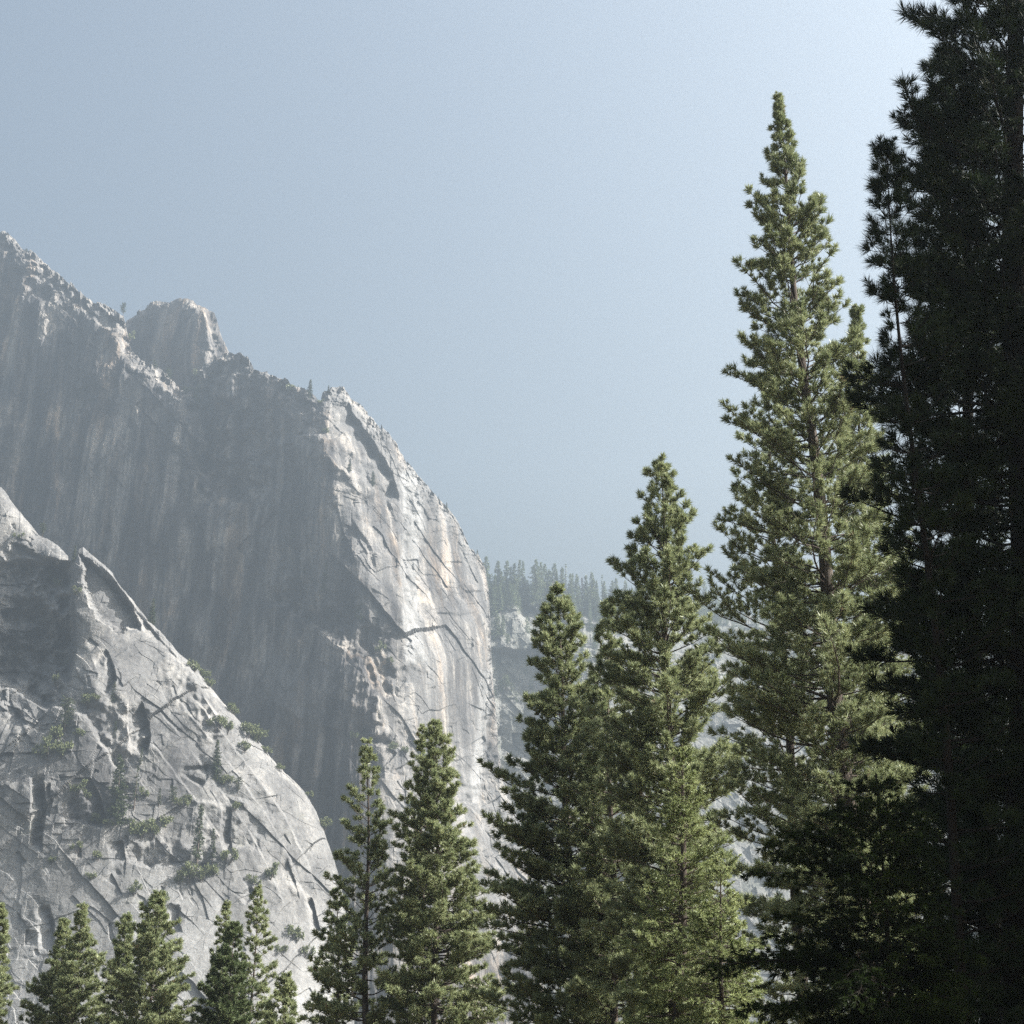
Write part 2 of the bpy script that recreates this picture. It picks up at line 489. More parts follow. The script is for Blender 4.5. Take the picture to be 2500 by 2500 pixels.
Yw += joints(w, [(0, 780), (300, 950), (700, 1010), (800, 1100), (900, 1500), (920, 2300), (0, 2300)], 120, 17, [(88, 7, 4), (58, 10, 2.5), (25, 10, 1), (120, 10, 1)], (2.0, 7.0), (12, 55), (50, 190), 0.5)
Xw, Zw = plan(U, V, Yw)
# how blocky it is: the prow and crests are broken, the main face is fluted and smooth
prow = poly_in(U, V, [(800, 930), (790, 1060), (830, 1290), (890, 1410), (925, 1560), (930, 1780), (930, 2300), (1500, 2400), (1400, 1200), (1000, 1000)], 25)
crest = np.exp(-Dsky / 60) * (U < 1000)
d = rock(Xw, Zw, 1.0, 0.75, 40, 2.1, 1.0, 0.45) * np.clip(0.48 + 0.42 * prow + 0.4 * crest, 0, 0.95)
d = d + (1 - prow) * (13.0 * fbm(Xw / 38, Zw / 200, 5, 60, 0.55) + 3.4 * ridged(Xw / 14, Zw / 120, 4, 61)) * (1 - 0.6 * crest)
d = d + crest * 4.0 * facets(Xw / 11, Zw / 14, 66, 0.8, 0.6) + crest * 1.7 * facets(Xw / 4, Zw / 5, 67, 0.8, 0.6)
fresh = np.clip(prow * (0.22 + 0.5 * fbm(Xw / 40, Zw / 120, 3, 71)) + 0.32 * np.exp(-Dsky / 50), 0, 0.75)  # sunlit prow and crest painted paler than the shaded wall
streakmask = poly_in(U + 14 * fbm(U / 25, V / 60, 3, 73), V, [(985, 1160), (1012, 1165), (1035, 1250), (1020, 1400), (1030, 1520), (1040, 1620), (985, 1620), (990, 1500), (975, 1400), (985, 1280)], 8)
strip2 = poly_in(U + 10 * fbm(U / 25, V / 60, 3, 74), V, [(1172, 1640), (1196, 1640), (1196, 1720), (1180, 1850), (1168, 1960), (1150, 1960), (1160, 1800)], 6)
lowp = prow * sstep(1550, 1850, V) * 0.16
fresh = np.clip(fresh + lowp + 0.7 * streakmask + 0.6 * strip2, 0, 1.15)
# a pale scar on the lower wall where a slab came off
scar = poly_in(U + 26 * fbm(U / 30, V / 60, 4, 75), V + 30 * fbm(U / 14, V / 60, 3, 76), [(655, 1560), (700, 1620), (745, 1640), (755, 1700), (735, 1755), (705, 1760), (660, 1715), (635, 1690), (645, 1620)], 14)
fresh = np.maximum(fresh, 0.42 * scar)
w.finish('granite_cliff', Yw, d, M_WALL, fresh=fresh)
WALL = w

# ------------------------------------------------------------------ the knob behind the gully
SKY_KNOB = [(250, 900), (290, 800), (325, 778), (345, 765), (365, 752), (382, 738), (405, 737), (420, 736), (436, 730), (450, 731), (465, 734), (480, 742),
            (505, 755), (522, 768), (530, 780), (536, 808), (546, 832), (555, 852), (565, 872), (590, 920), (640, 980)]
kb = Relief(SKY_KNOB, [(260, 1300), (420, 1300), (620, 1300)], int(420 * Q), int(420 * Q), 0.12, 3.0, 13)
U, V = kb.U, kb.V
Yk = tps([(260, 900, 1590), (330, 800, 1600), (430, 760, 1590), (500, 800, 1572), (420, 900, 1580), (500, 900, 1562), (530, 860, 1575), (560, 900, 1610), (420, 1300, 1540), (600, 1250, 1600), (260, 1300, 1560)], U, V)
Yk = Yk + 80 + 0.22 * np.clip(520 - U, 0, 400)
Dk = V - V[-1:, :]
Yk += joints(kb, [(300, 780), (450, 735), (540, 800), (570, 900), (400, 1000), (300, 900)], 60, 18, [(75, 15, 3), (30, 20, 1)], (1.2, 4.0), (6, 20), (20, 70), 0.5)
Yk = Yk + 16 * np.exp(-Dk / 14) + step(kb, [(500, 745), (512, 790), (518, 830), (520, 870), (500, 940)], 34, 10, 60, -1, 0.1, 1.0)
Xk, Zk = plan(U, V, Yk)
d = rock(Xk, Zk, 0.4, 0.9, 80, 2.0) + 3.0 * ridged(Xk / 14, Zk / 60, 4, 82) + np.exp(-Dk / 40) * 5 * facets(Xk / 10, Zk / 12, 86, 0.8, 0.6)
kb.finish('granite_summit', Yk, d, M_WALL, back=(10, 30, 80, 200))
KNOB = kb

# ------------------------------------------------------------------ the near buttress
SKY_BUT = [(-140, 1120), (-60, 1165), (0, 1190), (12, 1200), (32, 1228), (60, 1265), (92, 1302), (122, 1322), (150, 1345), (168, 1362), (178, 1376), (186, 1362),
           (197, 1348), (207, 1342), (225, 1358), (250, 1378), (276, 1402), (300, 1440), (330, 1475), (362, 1512), (400, 1552), (440, 1597),
           (480, 1632), (510, 1672), (542, 1712), (572, 1748), (600, 1782), (640, 1818), (662, 1850), (685, 1878), (722, 1910), (750, 1942), (775, 1985),
           (792, 2030), (806, 2070), (818, 2105), (830, 2145), (842, 2200), (852, 2300), (862, 2420)]
b_ = Relief(SKY_BUT, [(-160, 2870), (120, 2870), (400, 2870), (660, 2870), (800, 2870), (880, 2870)], int(1050 * Q), int(1000 * Q), 0.22, 2.0, 23)
U, V = b_.U, b_.V
Yb = tps([(-140, 1130, 1150), (0, 1200, 1140), (100, 1330, 1130), (-60, 1400, 1120), (60, 1500, 1120), (120, 1600, 1085), (20, 1650, 1080),
          (-120, 1800, 1010), (60, 1800, 1015), (0, 2100, 965), (-100, 2500, 895), (60, 2500, 890), (-140, 2860, 800),
          (205, 1350, 1098), (190, 1500, 1066), (200, 1700, 1022), (210, 1900, 986), (220, 2150, 945), (240, 2500, 885), (240, 2860, 800),
          (330, 1490, 1096), (330, 1700, 1040), (340, 1900, 1000), (360, 2150, 955), (380, 2500, 895),
          (440, 1610, 1092), (470, 1800, 1040), (480, 2000, 1000), (500, 2250, 952), (520, 2500, 905), (500, 2860, 812),
          (600, 1800, 1084), (620, 1950, 1042), (640, 2100, 1012), (660, 2300, 972), (680, 2500, 935),
          (740, 1940, 1090), (780, 2100, 1070), (800, 2300, 1030), (840, 2500, 1000), (800, 2860, 900)], U, V)
Yb = 1090 + (Yb - 1090) * 0.55
Db = V - V[-1:, :]
Yb = Yb + 16 * np.exp(-Db / 22)
# hollow left of the pointed flake
Yb += step(b_, [(178, 1372), (176, 1440), (180, 1540), (183, 1600), (168, 1660), (140, 1700), (118, 1740)], 46, 10, 130, 1, 0.06, 0.4)
Yb += hollow(b_, [(10, 1560), (90, 1545), (150, 1500), (175, 1560), (165, 1640), (90, 1665), (0, 1655)], 22, 14)
Yb += step(b_, [(0, 1500), (60, 1490), (100, 1480), (150, 1440)], 16, 8, 70, 1, 0.1, 0.9)
Yb += step(b_, [(0, 1345), (40, 1330), (100, 1365), (150, 1378)], 12, 8, 60, 1, 0.1, 0.9)
# shaded lee under the sharp right edge of the flake
Yb += hollow(b_, [(205, 1360), (275, 1425), (325, 1490), (342, 1535), (290, 1545), (240, 1505), (215, 1450)], 17, 7)
Yb += step(b_, [(210, 1350), (280, 1418), (332, 1490), (390, 1560), (440, 1615)], -9, 4, 26, -1, 0.1, 0.2)
# corners: a flake stands out to the right, the rock beside its edge lies deep and in shadow
for pth, a, w_, rc in (([(112, 1890), (118, 1960), (110, 2010), (104, 2085)], 22, 3, 20), ([(128, 1915), (130, 1960), (122, 2000)], 8, 2, 9),
                       ([(262, 1585), (280, 1630), (288, 1665), (262, 1705)], 13, 3, 24), ([(350, 1715), (362, 1760), (368, 1800), (360, 1850)], 16, 3, 30), ([(318, 1715), (316, 1780), (322, 1850)], -5, 2, 30),
                       ([(566, 1970), (562, 2040), (572, 2088)], 12, 2, 15), ([(222, 1900), (245, 1950), (262, 2000), (258, 2030)], 12, 3, 22),
                       ([(505, 1865), (508, 1895), (490, 1925)], 14, 5, 38), ([(762, 2190), (772, 2230), (784, 2278)], 12, 2, 13),
                       ([(120, 2205), (132, 2250), (136, 2330)], 9, 3, 24), ([(612, 2165), (625, 2185), (600, 2212)], 9, 3, 50), ([(440, 2210), (436, 2250), (448, 2280)], 6, 2, 14),
                       ([(300, 2050), (310, 2100), (305, 2150)], 8, 2, 24), ([(700, 2095), (720, 2150), (735, 2200)], 5, 2, 24)):
    Yb += step(b_, pth, a, w_, rc, 1, 0.16, 0.45)
JREG = [(-140, 1700), (180, 1560), (210, 1420), (430, 1640), (640, 1880), (780, 2040), (840, 2300), (860, 2600), (-140, 2600)]
Yb += joints(b_, JREG, int(170), 5, [(62, 12, 3), (88, 9, 2), (20, 16, 1.4), (135, 14, .8)], (1.0, 3.4), (9, 34), (30, 100))
Yb += joints(b_, [(-140, 1150), (0, 1200), (170, 1380), (160, 1650), (330, 1900), (-140, 1950)], 110, 6, [(60, 25, 2), (95, 20, 2), (15, 20, 1.5)], (1.5, 4.5), (8, 26), (25, 80))
for pth, a, reach in (([(300, 1900), (240, 1800), (210, 1750), (160, 1735), (110, 1715)], 12, 60), ([(460, 1950), (520, 1960), (560, 1950), (620, 1960)], -6, 60),
                      ([(280, 1700), (320, 1740), (370, 1740)], 7, 50), ([(520, 2130), (420, 2110), (370, 2120), (300, 2100)], 9, 60),
                      ([(300, 1980), (250, 2020), (200, 2010), (140, 1990)], 8, 50), ([(640, 2080), (560, 2060), (500, 2070)], 7, 50)):
    Yb += step(b_, pth, a, 6, reach, 1, 0.15, 1.0)
# long exfoliation edges that follow the dome's outline
for off, a in ((22, 4), (50, 3.5), (96, 3), (150, 3)):
    pth = [(470 - off * 1.05, 1660 + off * 0.55), (545 - off * 1.05, 1750 + off * 0.55), (640 - off * 1.05, 1870 + off * 0.6), (720 - off * 1.1, 1980 + off * 0.6), (775 - off * 1.1, 2090 + off * 0.6), (815 - off, 2210 + off * .6)]
    Yb += step(b_, pth, -a, 3, 42, 1, 0.12, 0.7)
for pth, a in (([(440, 1560), (470, 1640), (500, 1700), (540, 1760), (575, 1790)], -12), ([(500, 1560), (560, 1690), (610, 1775)], -6), ([(430, 1590), (400, 1560), (360, 1520)], -6)):
    Yb += step(b_, pth, a, 4, 50, 1, 0.12, 0.4)
Xb, Zb = plan(U, V, Yb)
smooth_low = sstep(2050, 2350, V)
d = rock(Xb, Zb, 0.52, 0.85, 120, 1.9, 1.0) * (1 - 0.3 * smooth_low)
blk = poly_in(U, V, [(-200, 1100), (180, 1370), (170, 1700), (330, 1900), (500, 2000), (540, 2120), (200, 2120), (-200, 1900)], 40)
d = d + blk * (3.0 * facets(Xb / 15, Zb / 18, 140, 0.7, 0.5) + 1.4 * facets(Xb / 6, Zb / 7, 141, 0.7, 0.5))
pol = np.clip(0.25 + 0.75 * sstep(2000, 2350, V + 0.2 * (350 - U)) + 0.5 * fbm(Xb / 50, Zb / 90, 3, 145), 0, 1)  # lower slab painted paler, standing in for light on a flatter slope
b_.finish('granite_buttress', Yb, d, M_SLAB, back=(8, 30, 80, 200), fresh=pol)
BUT = b_

# ------------------------------------------------------------------ the far wooded slope
SKY_FAR = [(1080, 1400), (1160, 1445), (1200, 1460), (1260, 1462), (1320, 1470), (1400, 1482), (1470, 1490), (1560, 1500), (1700, 1500), (1900, 1512), (2100, 1530), (2300, 1560), (2640, 1600)]
f_ = Relief(SKY_FAR, [(1040, 2870), (1500, 2870), (2700, 2870)], int(900 * Q), int(600 * Q), 0.2, 4.0, 33)
U, V = f_.U, f_.V
Yf = tps([(1080, 1420, 1960), (1200, 1480, 1950), (1500, 1510, 1960), (2000, 1540, 1990), (2600, 1620, 2000), (1200, 1700, 1890), (1300, 1560, 1920), (1340, 1600, 1912),
          (1500, 1700, 1880), (2000, 1750, 1880), (2600, 1800, 1880), (1200, 2000, 1820), (1600, 2000, 1780), (2200, 2000, 1780), (1100, 2860, 1500), (1800, 2860, 1450), (2600, 2860, 1450)], U, V)
Df = V - V[-1:, :]
Yf += 30 * np.exp(-Df / 40)
Yf += hollow(f_, [(1268, 1478), (1330, 1490), (1370, 1520), (1330, 1545), (1300, 1560), (1280, 1530)], 34, 10)
Yf += hollow(f_, [(1200, 1595), (1270, 1600), (1320, 1590), (1380, 1720), (1320, 1850), (1210, 1850)], 24, 16)
Yf += step(f_, [(1450, 1600), (1380, 1560), (1300, 1470)], 16, 10, 90, 1, 0.1, 0.9)
Yf += joints(f_, [(1180, 1480), (1700, 1500), (2400, 1560), (2500, 2500), (1180, 2500)], 150, 19, [(70, 25, 2), (25, 20, 2), (130, 20, 1)], (3, 9), (8, 30), (20, 70), 0.6)
Xf, Zf = plan(U, V, Yf)
d = rock(Xf, Zf, 0.95, 0.7, 160, 1.6, 1.4, 0.8)
d = d + 6 * facets(Xf / 14, Zf / 16, 166, 0.7, 0.5)
f_.finish('forested_slope', Yf, d, M_FAR, back=(10, 40, 120, 300))
FAR = f_

# ------------------------------------------------------------------ valley floor
n = 160
gx = np.linspace(-2600, 2600, n); gy = np.linspace(-500, 2500, n)
GX, GY = np.meshgrid(gx, gy)
GZ = 0.7 * fbm(GX / 60, GY / 60, 4, 201) - 0.4
m, nt, b = new_mat('forest_floor')
c = ramp(nt, noise(nt, coords(nt), 0.6, 8, 0.7), [(0.35, (0.06, 0.045, 0.028)), (0.55, (0.10, 0.085, 0.045)), (0.7, (0.07, 0.085, 0.03))])
nt.links.new(c, b.inputs['Base Color']); b.inputs['Roughness'].default_value = 0.95
idx = np.arange(n * n).reshape(n, n)
f = np.stack([idx[:-1, :-1], idx[:-1, 1:], idx[1:, 1:], idx[1:, :-1]], -1).reshape(-1, 4)
tag(link('ground', mesh_from('ground', np.stack([GX, GY, GZ], -1).reshape(-1, 3), [f], m, True)), kind='structure')
# ------------------------------------------------------------------ tree materials
def needle_mat(name, a, b_, old, rough=0.45, transl=0.14, oldamt=0.62, spec=0.22):
    m, nt, b = new_mat(name)
    tc = coords(nt)
    c = ramp(nt, noise(nt, tc, 0.9, 3, 0.6), [(0.32, a), (0.66, b_)])
    o = ramp(nt, noise(nt, tc, 1.7, 2, 0.5), [(oldamt, (0, 0, 0)), (oldamt + 0.05, (1, 1, 1))])
    c = mixc(nt, 'MIX', o, c, old)
    nt.links.new(c, b.inputs['Base Color'])
    b.inputs['Roughness'].default_value = rough
    b.inputs['Specular IOR Level'].default_value = spec
    tr = nt.nodes.new('ShaderNodeBsdfTranslucent')
    nt.links.new(c, tr.inputs['Color'])
    mx = nt.nodes.new('ShaderNodeMixShader'); mx.inputs[0].default_value = transl
    nt.links.new(b.outputs[0], mx.inputs[1]); nt.links.new(tr.outputs[0], mx.inputs[2])
    nt.links.new(mx.outputs[0], nt.nodes['Material Output'].inputs['Surface'])
    return m

def bark_mat(name, a, b_):
    m, nt, b = new_mat(name)
    v = coords(nt, (3.0, 3.0, 0.7))
    nt.links.new(ramp(nt, noise(nt, v, 1.6, 6, 0.7), [(0.35, a), (0.65, b_)]), b.inputs['Base Color'])
    b.inputs['Roughness'].default_value = 0.92; b.inputs['Specular IOR Level'].default_value = 0.2
    bp = nt.nodes.new('ShaderNodeBump'); bp.inputs['Strength'].default_value = 0.9; bp.inputs['Distance'].default_value = 0.06
    nt.links.new(noise(nt, v, 2.5, 5, 0.7), bp.inputs['Height']); nt.links.new(bp.outputs[0], b.inputs['Normal'])
    return m

M_NEEDLE = needle_mat('pine_needles', (0.185, 0.222, 0.112), (0.350, 0.385, 0.215), (0.30, 0.25, 0.16), rough=0.42, transl=0.27, oldamt=0.70)
M_DARKNEEDLE = needle_mat('dark_pine_needles', (0.012, 0.022, 0.010), (0.036, 0.052, 0.021), (0.06, 0.05, 0.03), oldamt=0.74, spec=0.06)  # shade put into the colour: near-black copy of the pine needles
M_MIDNEEDLE = needle_mat('deep_green_needles', (0.075, 0.105, 0.048), (0.15, 0.185, 0.085), (0.16, 0.13, 0.07), oldamt=0.72)
M_CEDAR = needle_mat('cedar_sprays', (0.195, 0.235, 0.098), (0.325, 0.365, 0.175), (0.29, 0.25, 0.15), transl=0.33, oldamt=0.74)
M_BROAD = needle_mat('young_fir_sprays', (0.010, 0.018, 0.006), (0.030, 0.045, 0.012), (0.10, 0.11, 0.04), transl=0.4, oldamt=0.75, spec=0.06)  # fir colour darkened to stand for the shade around it
M_FARNEEDLE = needle_mat('far_needles', (0.11, 0.145, 0.075), (0.18, 0.215, 0.11), (0.18, 0.14, 0.09), oldamt=0.74)
M_SLABNEEDLE = needle_mat('slab_conifer_needles', (0.040, 0.058, 0.026), (0.085, 0.105, 0.048), (0.12, 0.09, 0.05), oldamt=0.74)
M_SHRUB = needle_mat('shrub_leaves', (0.11, 0.135, 0.06), (0.19, 0.21, 0.10), (0.22, 0.20, 0.11), oldamt=0.66)
M_BARK = bark_mat('pine_bark', (0.040, 0.031, 0.025), (0.135, 0.112, 0.096))
M_DARKBARK = bark_mat('dark_bark', (0.008, 0.006, 0.005), (0.025, 0.019, 0.015))  # bark copy darkened in place of shade on the right-hand trunks
M_PALEBARK = bark_mat('pale_bark', (0.20, 0.18, 0.16), (0.42, 0.39, 0.36))

# ------------------------------------------------------------------ tree geometry
class Tubes:
    def __init__(self): self.v = []; self.f = []; self.n = 0
    def add(self, pts, radii, sides):
        pts = np.asarray(pts, float); radii = np.asarray(radii, float)
        d = np.gradient(pts, axis=0)
        d /= np.maximum(np.linalg.norm(d, axis=1, keepdims=True), 1e-9)
        ref = np.where(np.abs(d[:, 2:3]) > 0.9, np.array([[1.0, 0, 0]]), np.array([[0, 0, 1.0]]))
        a = np.cross(d, ref); a /= np.linalg.norm(a, axis=1, keepdims=True)
        b = np.cross(d, a)
        t = np.arange(sides) * 2 * np.pi / sides
        ring = pts[:, None] + radii[:, None, None] * (np.cos(t)[None, :, None] * a[:, None] + np.sin(t)[None, :, None] * b[:, None])
        m = len(pts)
        i = np.arange(m * sides).reshape(m, sides) + self.n
        j = np.roll(i, -1, 1)
        self.f.append(np.stack([i[:-1], j[:-1], j[1:], i[1:]], -1).reshape(-1, 4))
        self.v.append(ring.reshape(-1, 3)); self.n += m * sides
    def mesh(self, name, mat):
        return mesh_from(name, np.concatenate(self.v), [np.concatenate(self.f)], mat, True)

def needles(g, P, D, S, count, width, lo=10, hi=95, droop=0.0, back=0.35):
    """bunches of needles: every needle is a thin pointed blade; P tuft positions, D directions, S lengths"""
    n = len(P)
    D = D / np.maximum(np.linalg.norm(D, axis=1, keepdims=True), 1e-9)
    ref = np.where(np.abs(D[:, 2:3]) > 0.9, np.array([[1.0, 0, 0]]), np.array([[0, 0, 1.0]]))
    A = np.cross(D, ref); A /= np.linalg.norm(A, axis=1, keepdims=True)
    B = np.cross(D, A)
    th = np.radians(g.uniform(lo, hi, (n, count))); ph = g.uniform(0, 2 * np.pi, (n, count))
    c, s = np.cos(th)[..., None], np.sin(th)[..., None]
    d = c * D[:, None] + s * (np.cos(ph)[..., None] * A[:, None] + np.sin(ph)[..., None] * B[:, None])
    d[..., 2] -= droop
    L = S[:, None] * g.uniform(0.7, 1.1, (n, count))
    base = P[:, None] - D[:, None] * (S[:, None, None] * back * g.random((n, count, 1)))
    side = np.cross(d, g.normal(size=(n, count, 3)))
    side /= np.maximum(np.linalg.norm(side, axis=2, keepdims=True), 1e-9)
    wd = (width * g.uniform(0.7, 1.3, (n, count)))[..., None]
    tip = base + d * L[..., None]
    mid = base + d * L[..., None] * 0.35
    V = np.stack([base, mid + side * wd * 0.5, tip, mid - side * wd * 0.5], 2).reshape(-1, 3)
    return V

def limb_curve(base, az, L, up0, up1, g, m=6):
    """limb that starts at slope up0 and ends at slope up1"""
    t = np.linspace(0, 1, m)
    h = np.array([math.cos(az), math.sin(az), 0])
    perp = np.array([-h[1], h[0], 0])
    z = L * (up0 * t + (up1 - up0) * t * t / 2)
    wob = np.cumsum(g.normal(0, 0.035, m)) * L; wob[0] = 0
    k = np.cumsum(g.normal(0, 0.02, m)) * L; k[0] = 0
    return base + h * (L * t)[:, None] + perp * wob[:, None] + np.array([0, 0, 1.0]) * (z + k)[:, None]

def conifer(name, label, cat, top, Y, prof, seed, foot=None, lean=0.0, tuft=0.24, ncount=26, nwidth=0.016, gap=0.42, per=4,
            up=(0.75, -0.12), curl=0.55, dens=1.0, mat=None, bark=None, r0=None, bare=(), group=None, fork=None, kind='pine', deadlow=0.0, depth=1.0, thin=1.0, leader=True, wide=1.10):
    """prof: (py, left, right) half widths of the crown in photo pixels, measured at the tree's distance"""
    g = np.random.default_rng(seed)
    mat = mat or M_NEEDLE; bark = bark or M_BARK
    tx, ty, tz = [float(q) for q in world(*top, Y)]
    bx, by, bz = tx + lean, Y, -0.3
    if foot is not None:                                # a trunk point further down, to set the tilt
        fx, _, fz = [float(q) for q in world(*foot, Y)]
        bx = tx + (fx - tx) / (fz - tz) * (0 - tz)
    H = tz - bz
    pz = []; pl = []; pr = []
    for py, l, r in prof:
        _, _, z = world(top[0], py, Y)
        x0 = float(world(1250, py, Y)[0]); k = float(world(1350, py, Y)[0]) / 100.0
        pz.append(float(z)); pl.append(l * k); pr.append(r * k)
    o = np.argsort(pz); pz = np.array(pz)[o]; pl = np.array(pl)[o]; pr = np.array(pr)[o]
    zlow = pz[0]
    def axis(z):
        t = (z - bz) / H
        return np.array([bx + (tx - bx) * t + 0.10 * math.sin(z * 0.35 + seed), by + 0.08 * math.sin(z * 0.27 + seed * 2), z])
    r0 = r0 or 0.0095 * H
    def rad(z): return max(r0 * (1 - (z - bz) / H) ** 0.85, 0.012)
    T = Tubes()
    zs = np.linspace(bz, tz, 40)
    T.add([axis(z) for z in zs], [rad(z) for z in zs], 9)
    TP = []; TD = []; TS = []
    def spray(pt, dr, sz): TP.append(pt); TD.append(dr); TS.append(sz)
    z = zlow
    az0 = g.random() * 6.28
    span = tz - zlow
    ph = g.random() * 50
    while z < tz - 0.15:
        fr = (z - zlow) / span
        RL = np.interp(z, pz, pl); RR = np.interp(z, pz, pr)
        step_ = gap * (1 + 0.9 * fr ** 4) * (0.75 + 0.5 * g.random()) * (0.55 + 0.45 * min(1, (RL + RR) / 3.0))
        k = max(2, int(round(per + g.normal(0, 0.8))))
        az0 += 2.4
        if 0.05 < fr < 0.9 and g.random() < 0.03: z += step_; continue
        isbare = any(lo_ <= float(z) <= hi_ for lo_, hi_ in bare)
        for i in range(k):
            az = az0 + i * 6.283 / k + g.normal(0, 0.3)
            ca = math.cos(az)
            Rm = (RR if ca > 0 else RL) * abs(ca) + 0.5 * (RL + RR) * depth * (1 - abs(ca))
            Rm *= 1.02 + 0.38 * float(perlin(np.array([z * 0.42 + ph]), np.array([math.cos(az) * 1.2 + math.sin(az) * 0.7 + ph]), seed)[0])
            q = g.random()
            L = wide * Rm * (0.66 + 0.40 * q if q > 0.3 else 0.40 + 0.8 * q)
            if g.random() < 0.10: L *= g.uniform(1.1, 1.35)
            if L < 0.12: L = 0.12
            u0 = up[1] + (up[0] - up[1]) * fr ** 1.6 + g.normal(0, 0.10)
            u1 = u0 + curl * (0.6 + 0.6 * g.random())
            base = axis(z + g.normal(0, 0.1))
            L3 = L / math.sqrt(1 + (0.5 * (u0 + u1)) ** 2) if fr > 0.6 else L
            m = 6
            C = limb_curve(base, az, L3, u0, u1, g, m)
            rb = min(0.35 * rad(z), 0.012 + 0.011 * L) * thin
            T.add(C, np.linspace(rb, 0.008 * thin, m), 4)
            if isbare and g.random() < 0.75: 
                if g.random() < 0.5: continue
            dead = g.random() < deadlow * max(0, 1 - fr * 2.5)
            # twigs along the outer part of the limb
            nt_ = max(2, int(L * 4.6 * dens + g.random()))
            if kind == 'pine': t0 = 0.28 if L > 0.8 else 0.1
            else: t0 = 0.12
            ts = t0 + (1 - t0) * (np.arange(nt_) + g.random(nt_) * 0.9) / nt_
            for j, t in enumerate(ts):
                f = t * (m - 1); a = min(int(f), m - 2)
                p0 = C[a] + (C[a + 1] - C[a]) * (f - a)
                dl = C[a + 1] - C[a]; dl /= np.linalg.norm(dl)
                sgn = 1 if (j + i) % 2 else -1
                ang = sgn * g.uniform(0.35, 1.0) 
                c_, s_ = math.cos(ang), math.sin(ang)
                dr = np.array([dl[0] * c_ - dl[1] * s_, dl[0] * s_ + dl[1] * c_, dl[2] + g.normal(0.12, 0.22)])
                if kind == 'pine': dr[2] += 0.28
                if kind == 'cedar': dr[2] -= 0.10
                dr /= np.linalg.norm(dr)
                tl = min((0.22 + 0.36 * (1 - t) * L) * g.uniform(0.6, 1.25), 1.3)
                e = p0 + dr * tl
                e[2] += tl * 0.12 * (1 if kind == 'pine' else -1)
                T.add([p0, p0 * 0.5 + e * 0.5 - np.array([0, 0, 0.04 * tl]), e], np.array([0.010, 0.008, 0.005]) * thin, 3)
                if dead: continue
                sz = tuft * g.uniform(0.6, 1.25) * min(1.0, 0.45 + 0.7 * Rm)
                dend = dr + np.array([0, 0, 0.35 if kind == 'pine' else -0.15])
                spray(e, dend, sz)
                ns = int(tl / (tuft * 1.25))
                for q in range(ns):
                    tt = 1 - (q + 1) / (ns + 1) * 0.8
                    spray(p0 + (e - p0) * tt + g.normal(0, 0.03, 3), dr + g.normal(0, 0.25, 3), sz * 0.9)
                if tl > 0.5 and g.random() < 0.7:
                    a2 = ang + g.uniform(0.5, 0.9) * (-sgn)
                    c_, s_ = math.cos(a2), math.sin(a2)
                    d2 = np.array([dl[0] * c_ - dl[1] * s_, dl[0] * s_ + dl[1] * c_, dl[2] + 0.3]); d2 /= np.linalg.norm(d2)
                    p2 = p0 * 0.5 + e * 0.5; e2 = p2 + d2 * tl * 0.55
                    T.add([p2, e2], np.array([0.007, 0.004]) * thin, 3)
                    spray(e2, d2, sz)
            if not dead:
                dl = C[-1] - C[-2]
                spray(C[-1], dl, tuft * 1.1 * min(1.0, 0.45 + 0.7 * Rm))
                spray(C[-1] * 0.75 + C[-2] * 0.25, dl, tuft)
        z += step_
    # leader
    ll = min(1.6, 0.06 * span + 0.5)
    for zz in np.arange(tz - ll, tz, tuft * 0.6 if leader else 9.0):
        spray(axis(zz), np.array([g.normal(0, 0.4), g.normal(0, 0.4), 1.2]), tuft * (0.38 + 0.35 * (tz - zz) / ll))
    P = np.array(TP); D = np.array(TD); S = np.array(TS)
    if kind == 'pine': V = needles(g, P, D, S, ncount, nwidth, 6, 72, 0.0, 0.45)
    else: V = needles(g, P, D, S, ncount, nwidth, 5, 75, 0.10, 0.7)
    root = bpy.data.objects.new(name, None); COL.objects.link(root)
    root.location = (bx, by, 0.0)
    off = np.array([bx, by, 0.0])
    T.v = [v - off for v in T.v]
    link('trunk', T.mesh('trunk', bark), root)
    V = V - off
    fa = np.arange(len(V)).reshape(-1, 4)
    link('crown', mesh_from('crown', V, [fa], mat, False), root)
    tag(root, label, cat, group)
    root['_n'] = len(fa)
    return root
# ------------------------------------------------------------------ the pines of the valley floor
GP = 'sunlit pines in the middle of the valley'
GB = 'tops of smaller pines along the bottom edge'
GD = 'dark shaded conifers at the right'
TREES = []
def pine(*a, **k):
    t = conifer(*a, **k); TREES.append(t); return t

pine('pine_tree', 'tallest sunlit pine with a needle-sharp top standing alone against the sky', 'tree', (1895, 232), 62,
     [(250, 6, 6), (300, 13, 13), (330, 22, 24), (400, 42, 38), (480, 58, 60), (520, 92, 58), (560, 90, 100), (650, 112, 104), (750, 124, 112), (900, 148, 122), (1100, 165, 130), (1300, 180, 135), (1500, 205, 135), (1700, 215, 135), (1900, 215, 140), (2100, 205, 145), (2300, 190, 150), (2700, 150, 150)],
     11, foot=(2040, 1650), group=GP, ncount=44, tuft=0.32, nwidth=0.033, per=7, gap=0.42, r0=0.50, dens=0.60, wide=1.16)
pine('pine_tree', 'slim sunlit pine half hidden right of the tallest pine, bare pale trunk showing', 'tree', (2088, 760), 70,
     [(790, 14, 14), (900, 32, 35), (1050, 48, 55), (1200, 62, 80), (1400, 80, 110), (1550, 90, 125), (1750, 105, 120), (2000, 120, 110), (2400, 110, 110)],
     12, foot=(2126, 1500), group=GP, ncount=42, tuft=0.33, nwidth=0.034, dens=0.65, per=7, gap=0.42, bare=((22, 25),), r0=0.30)
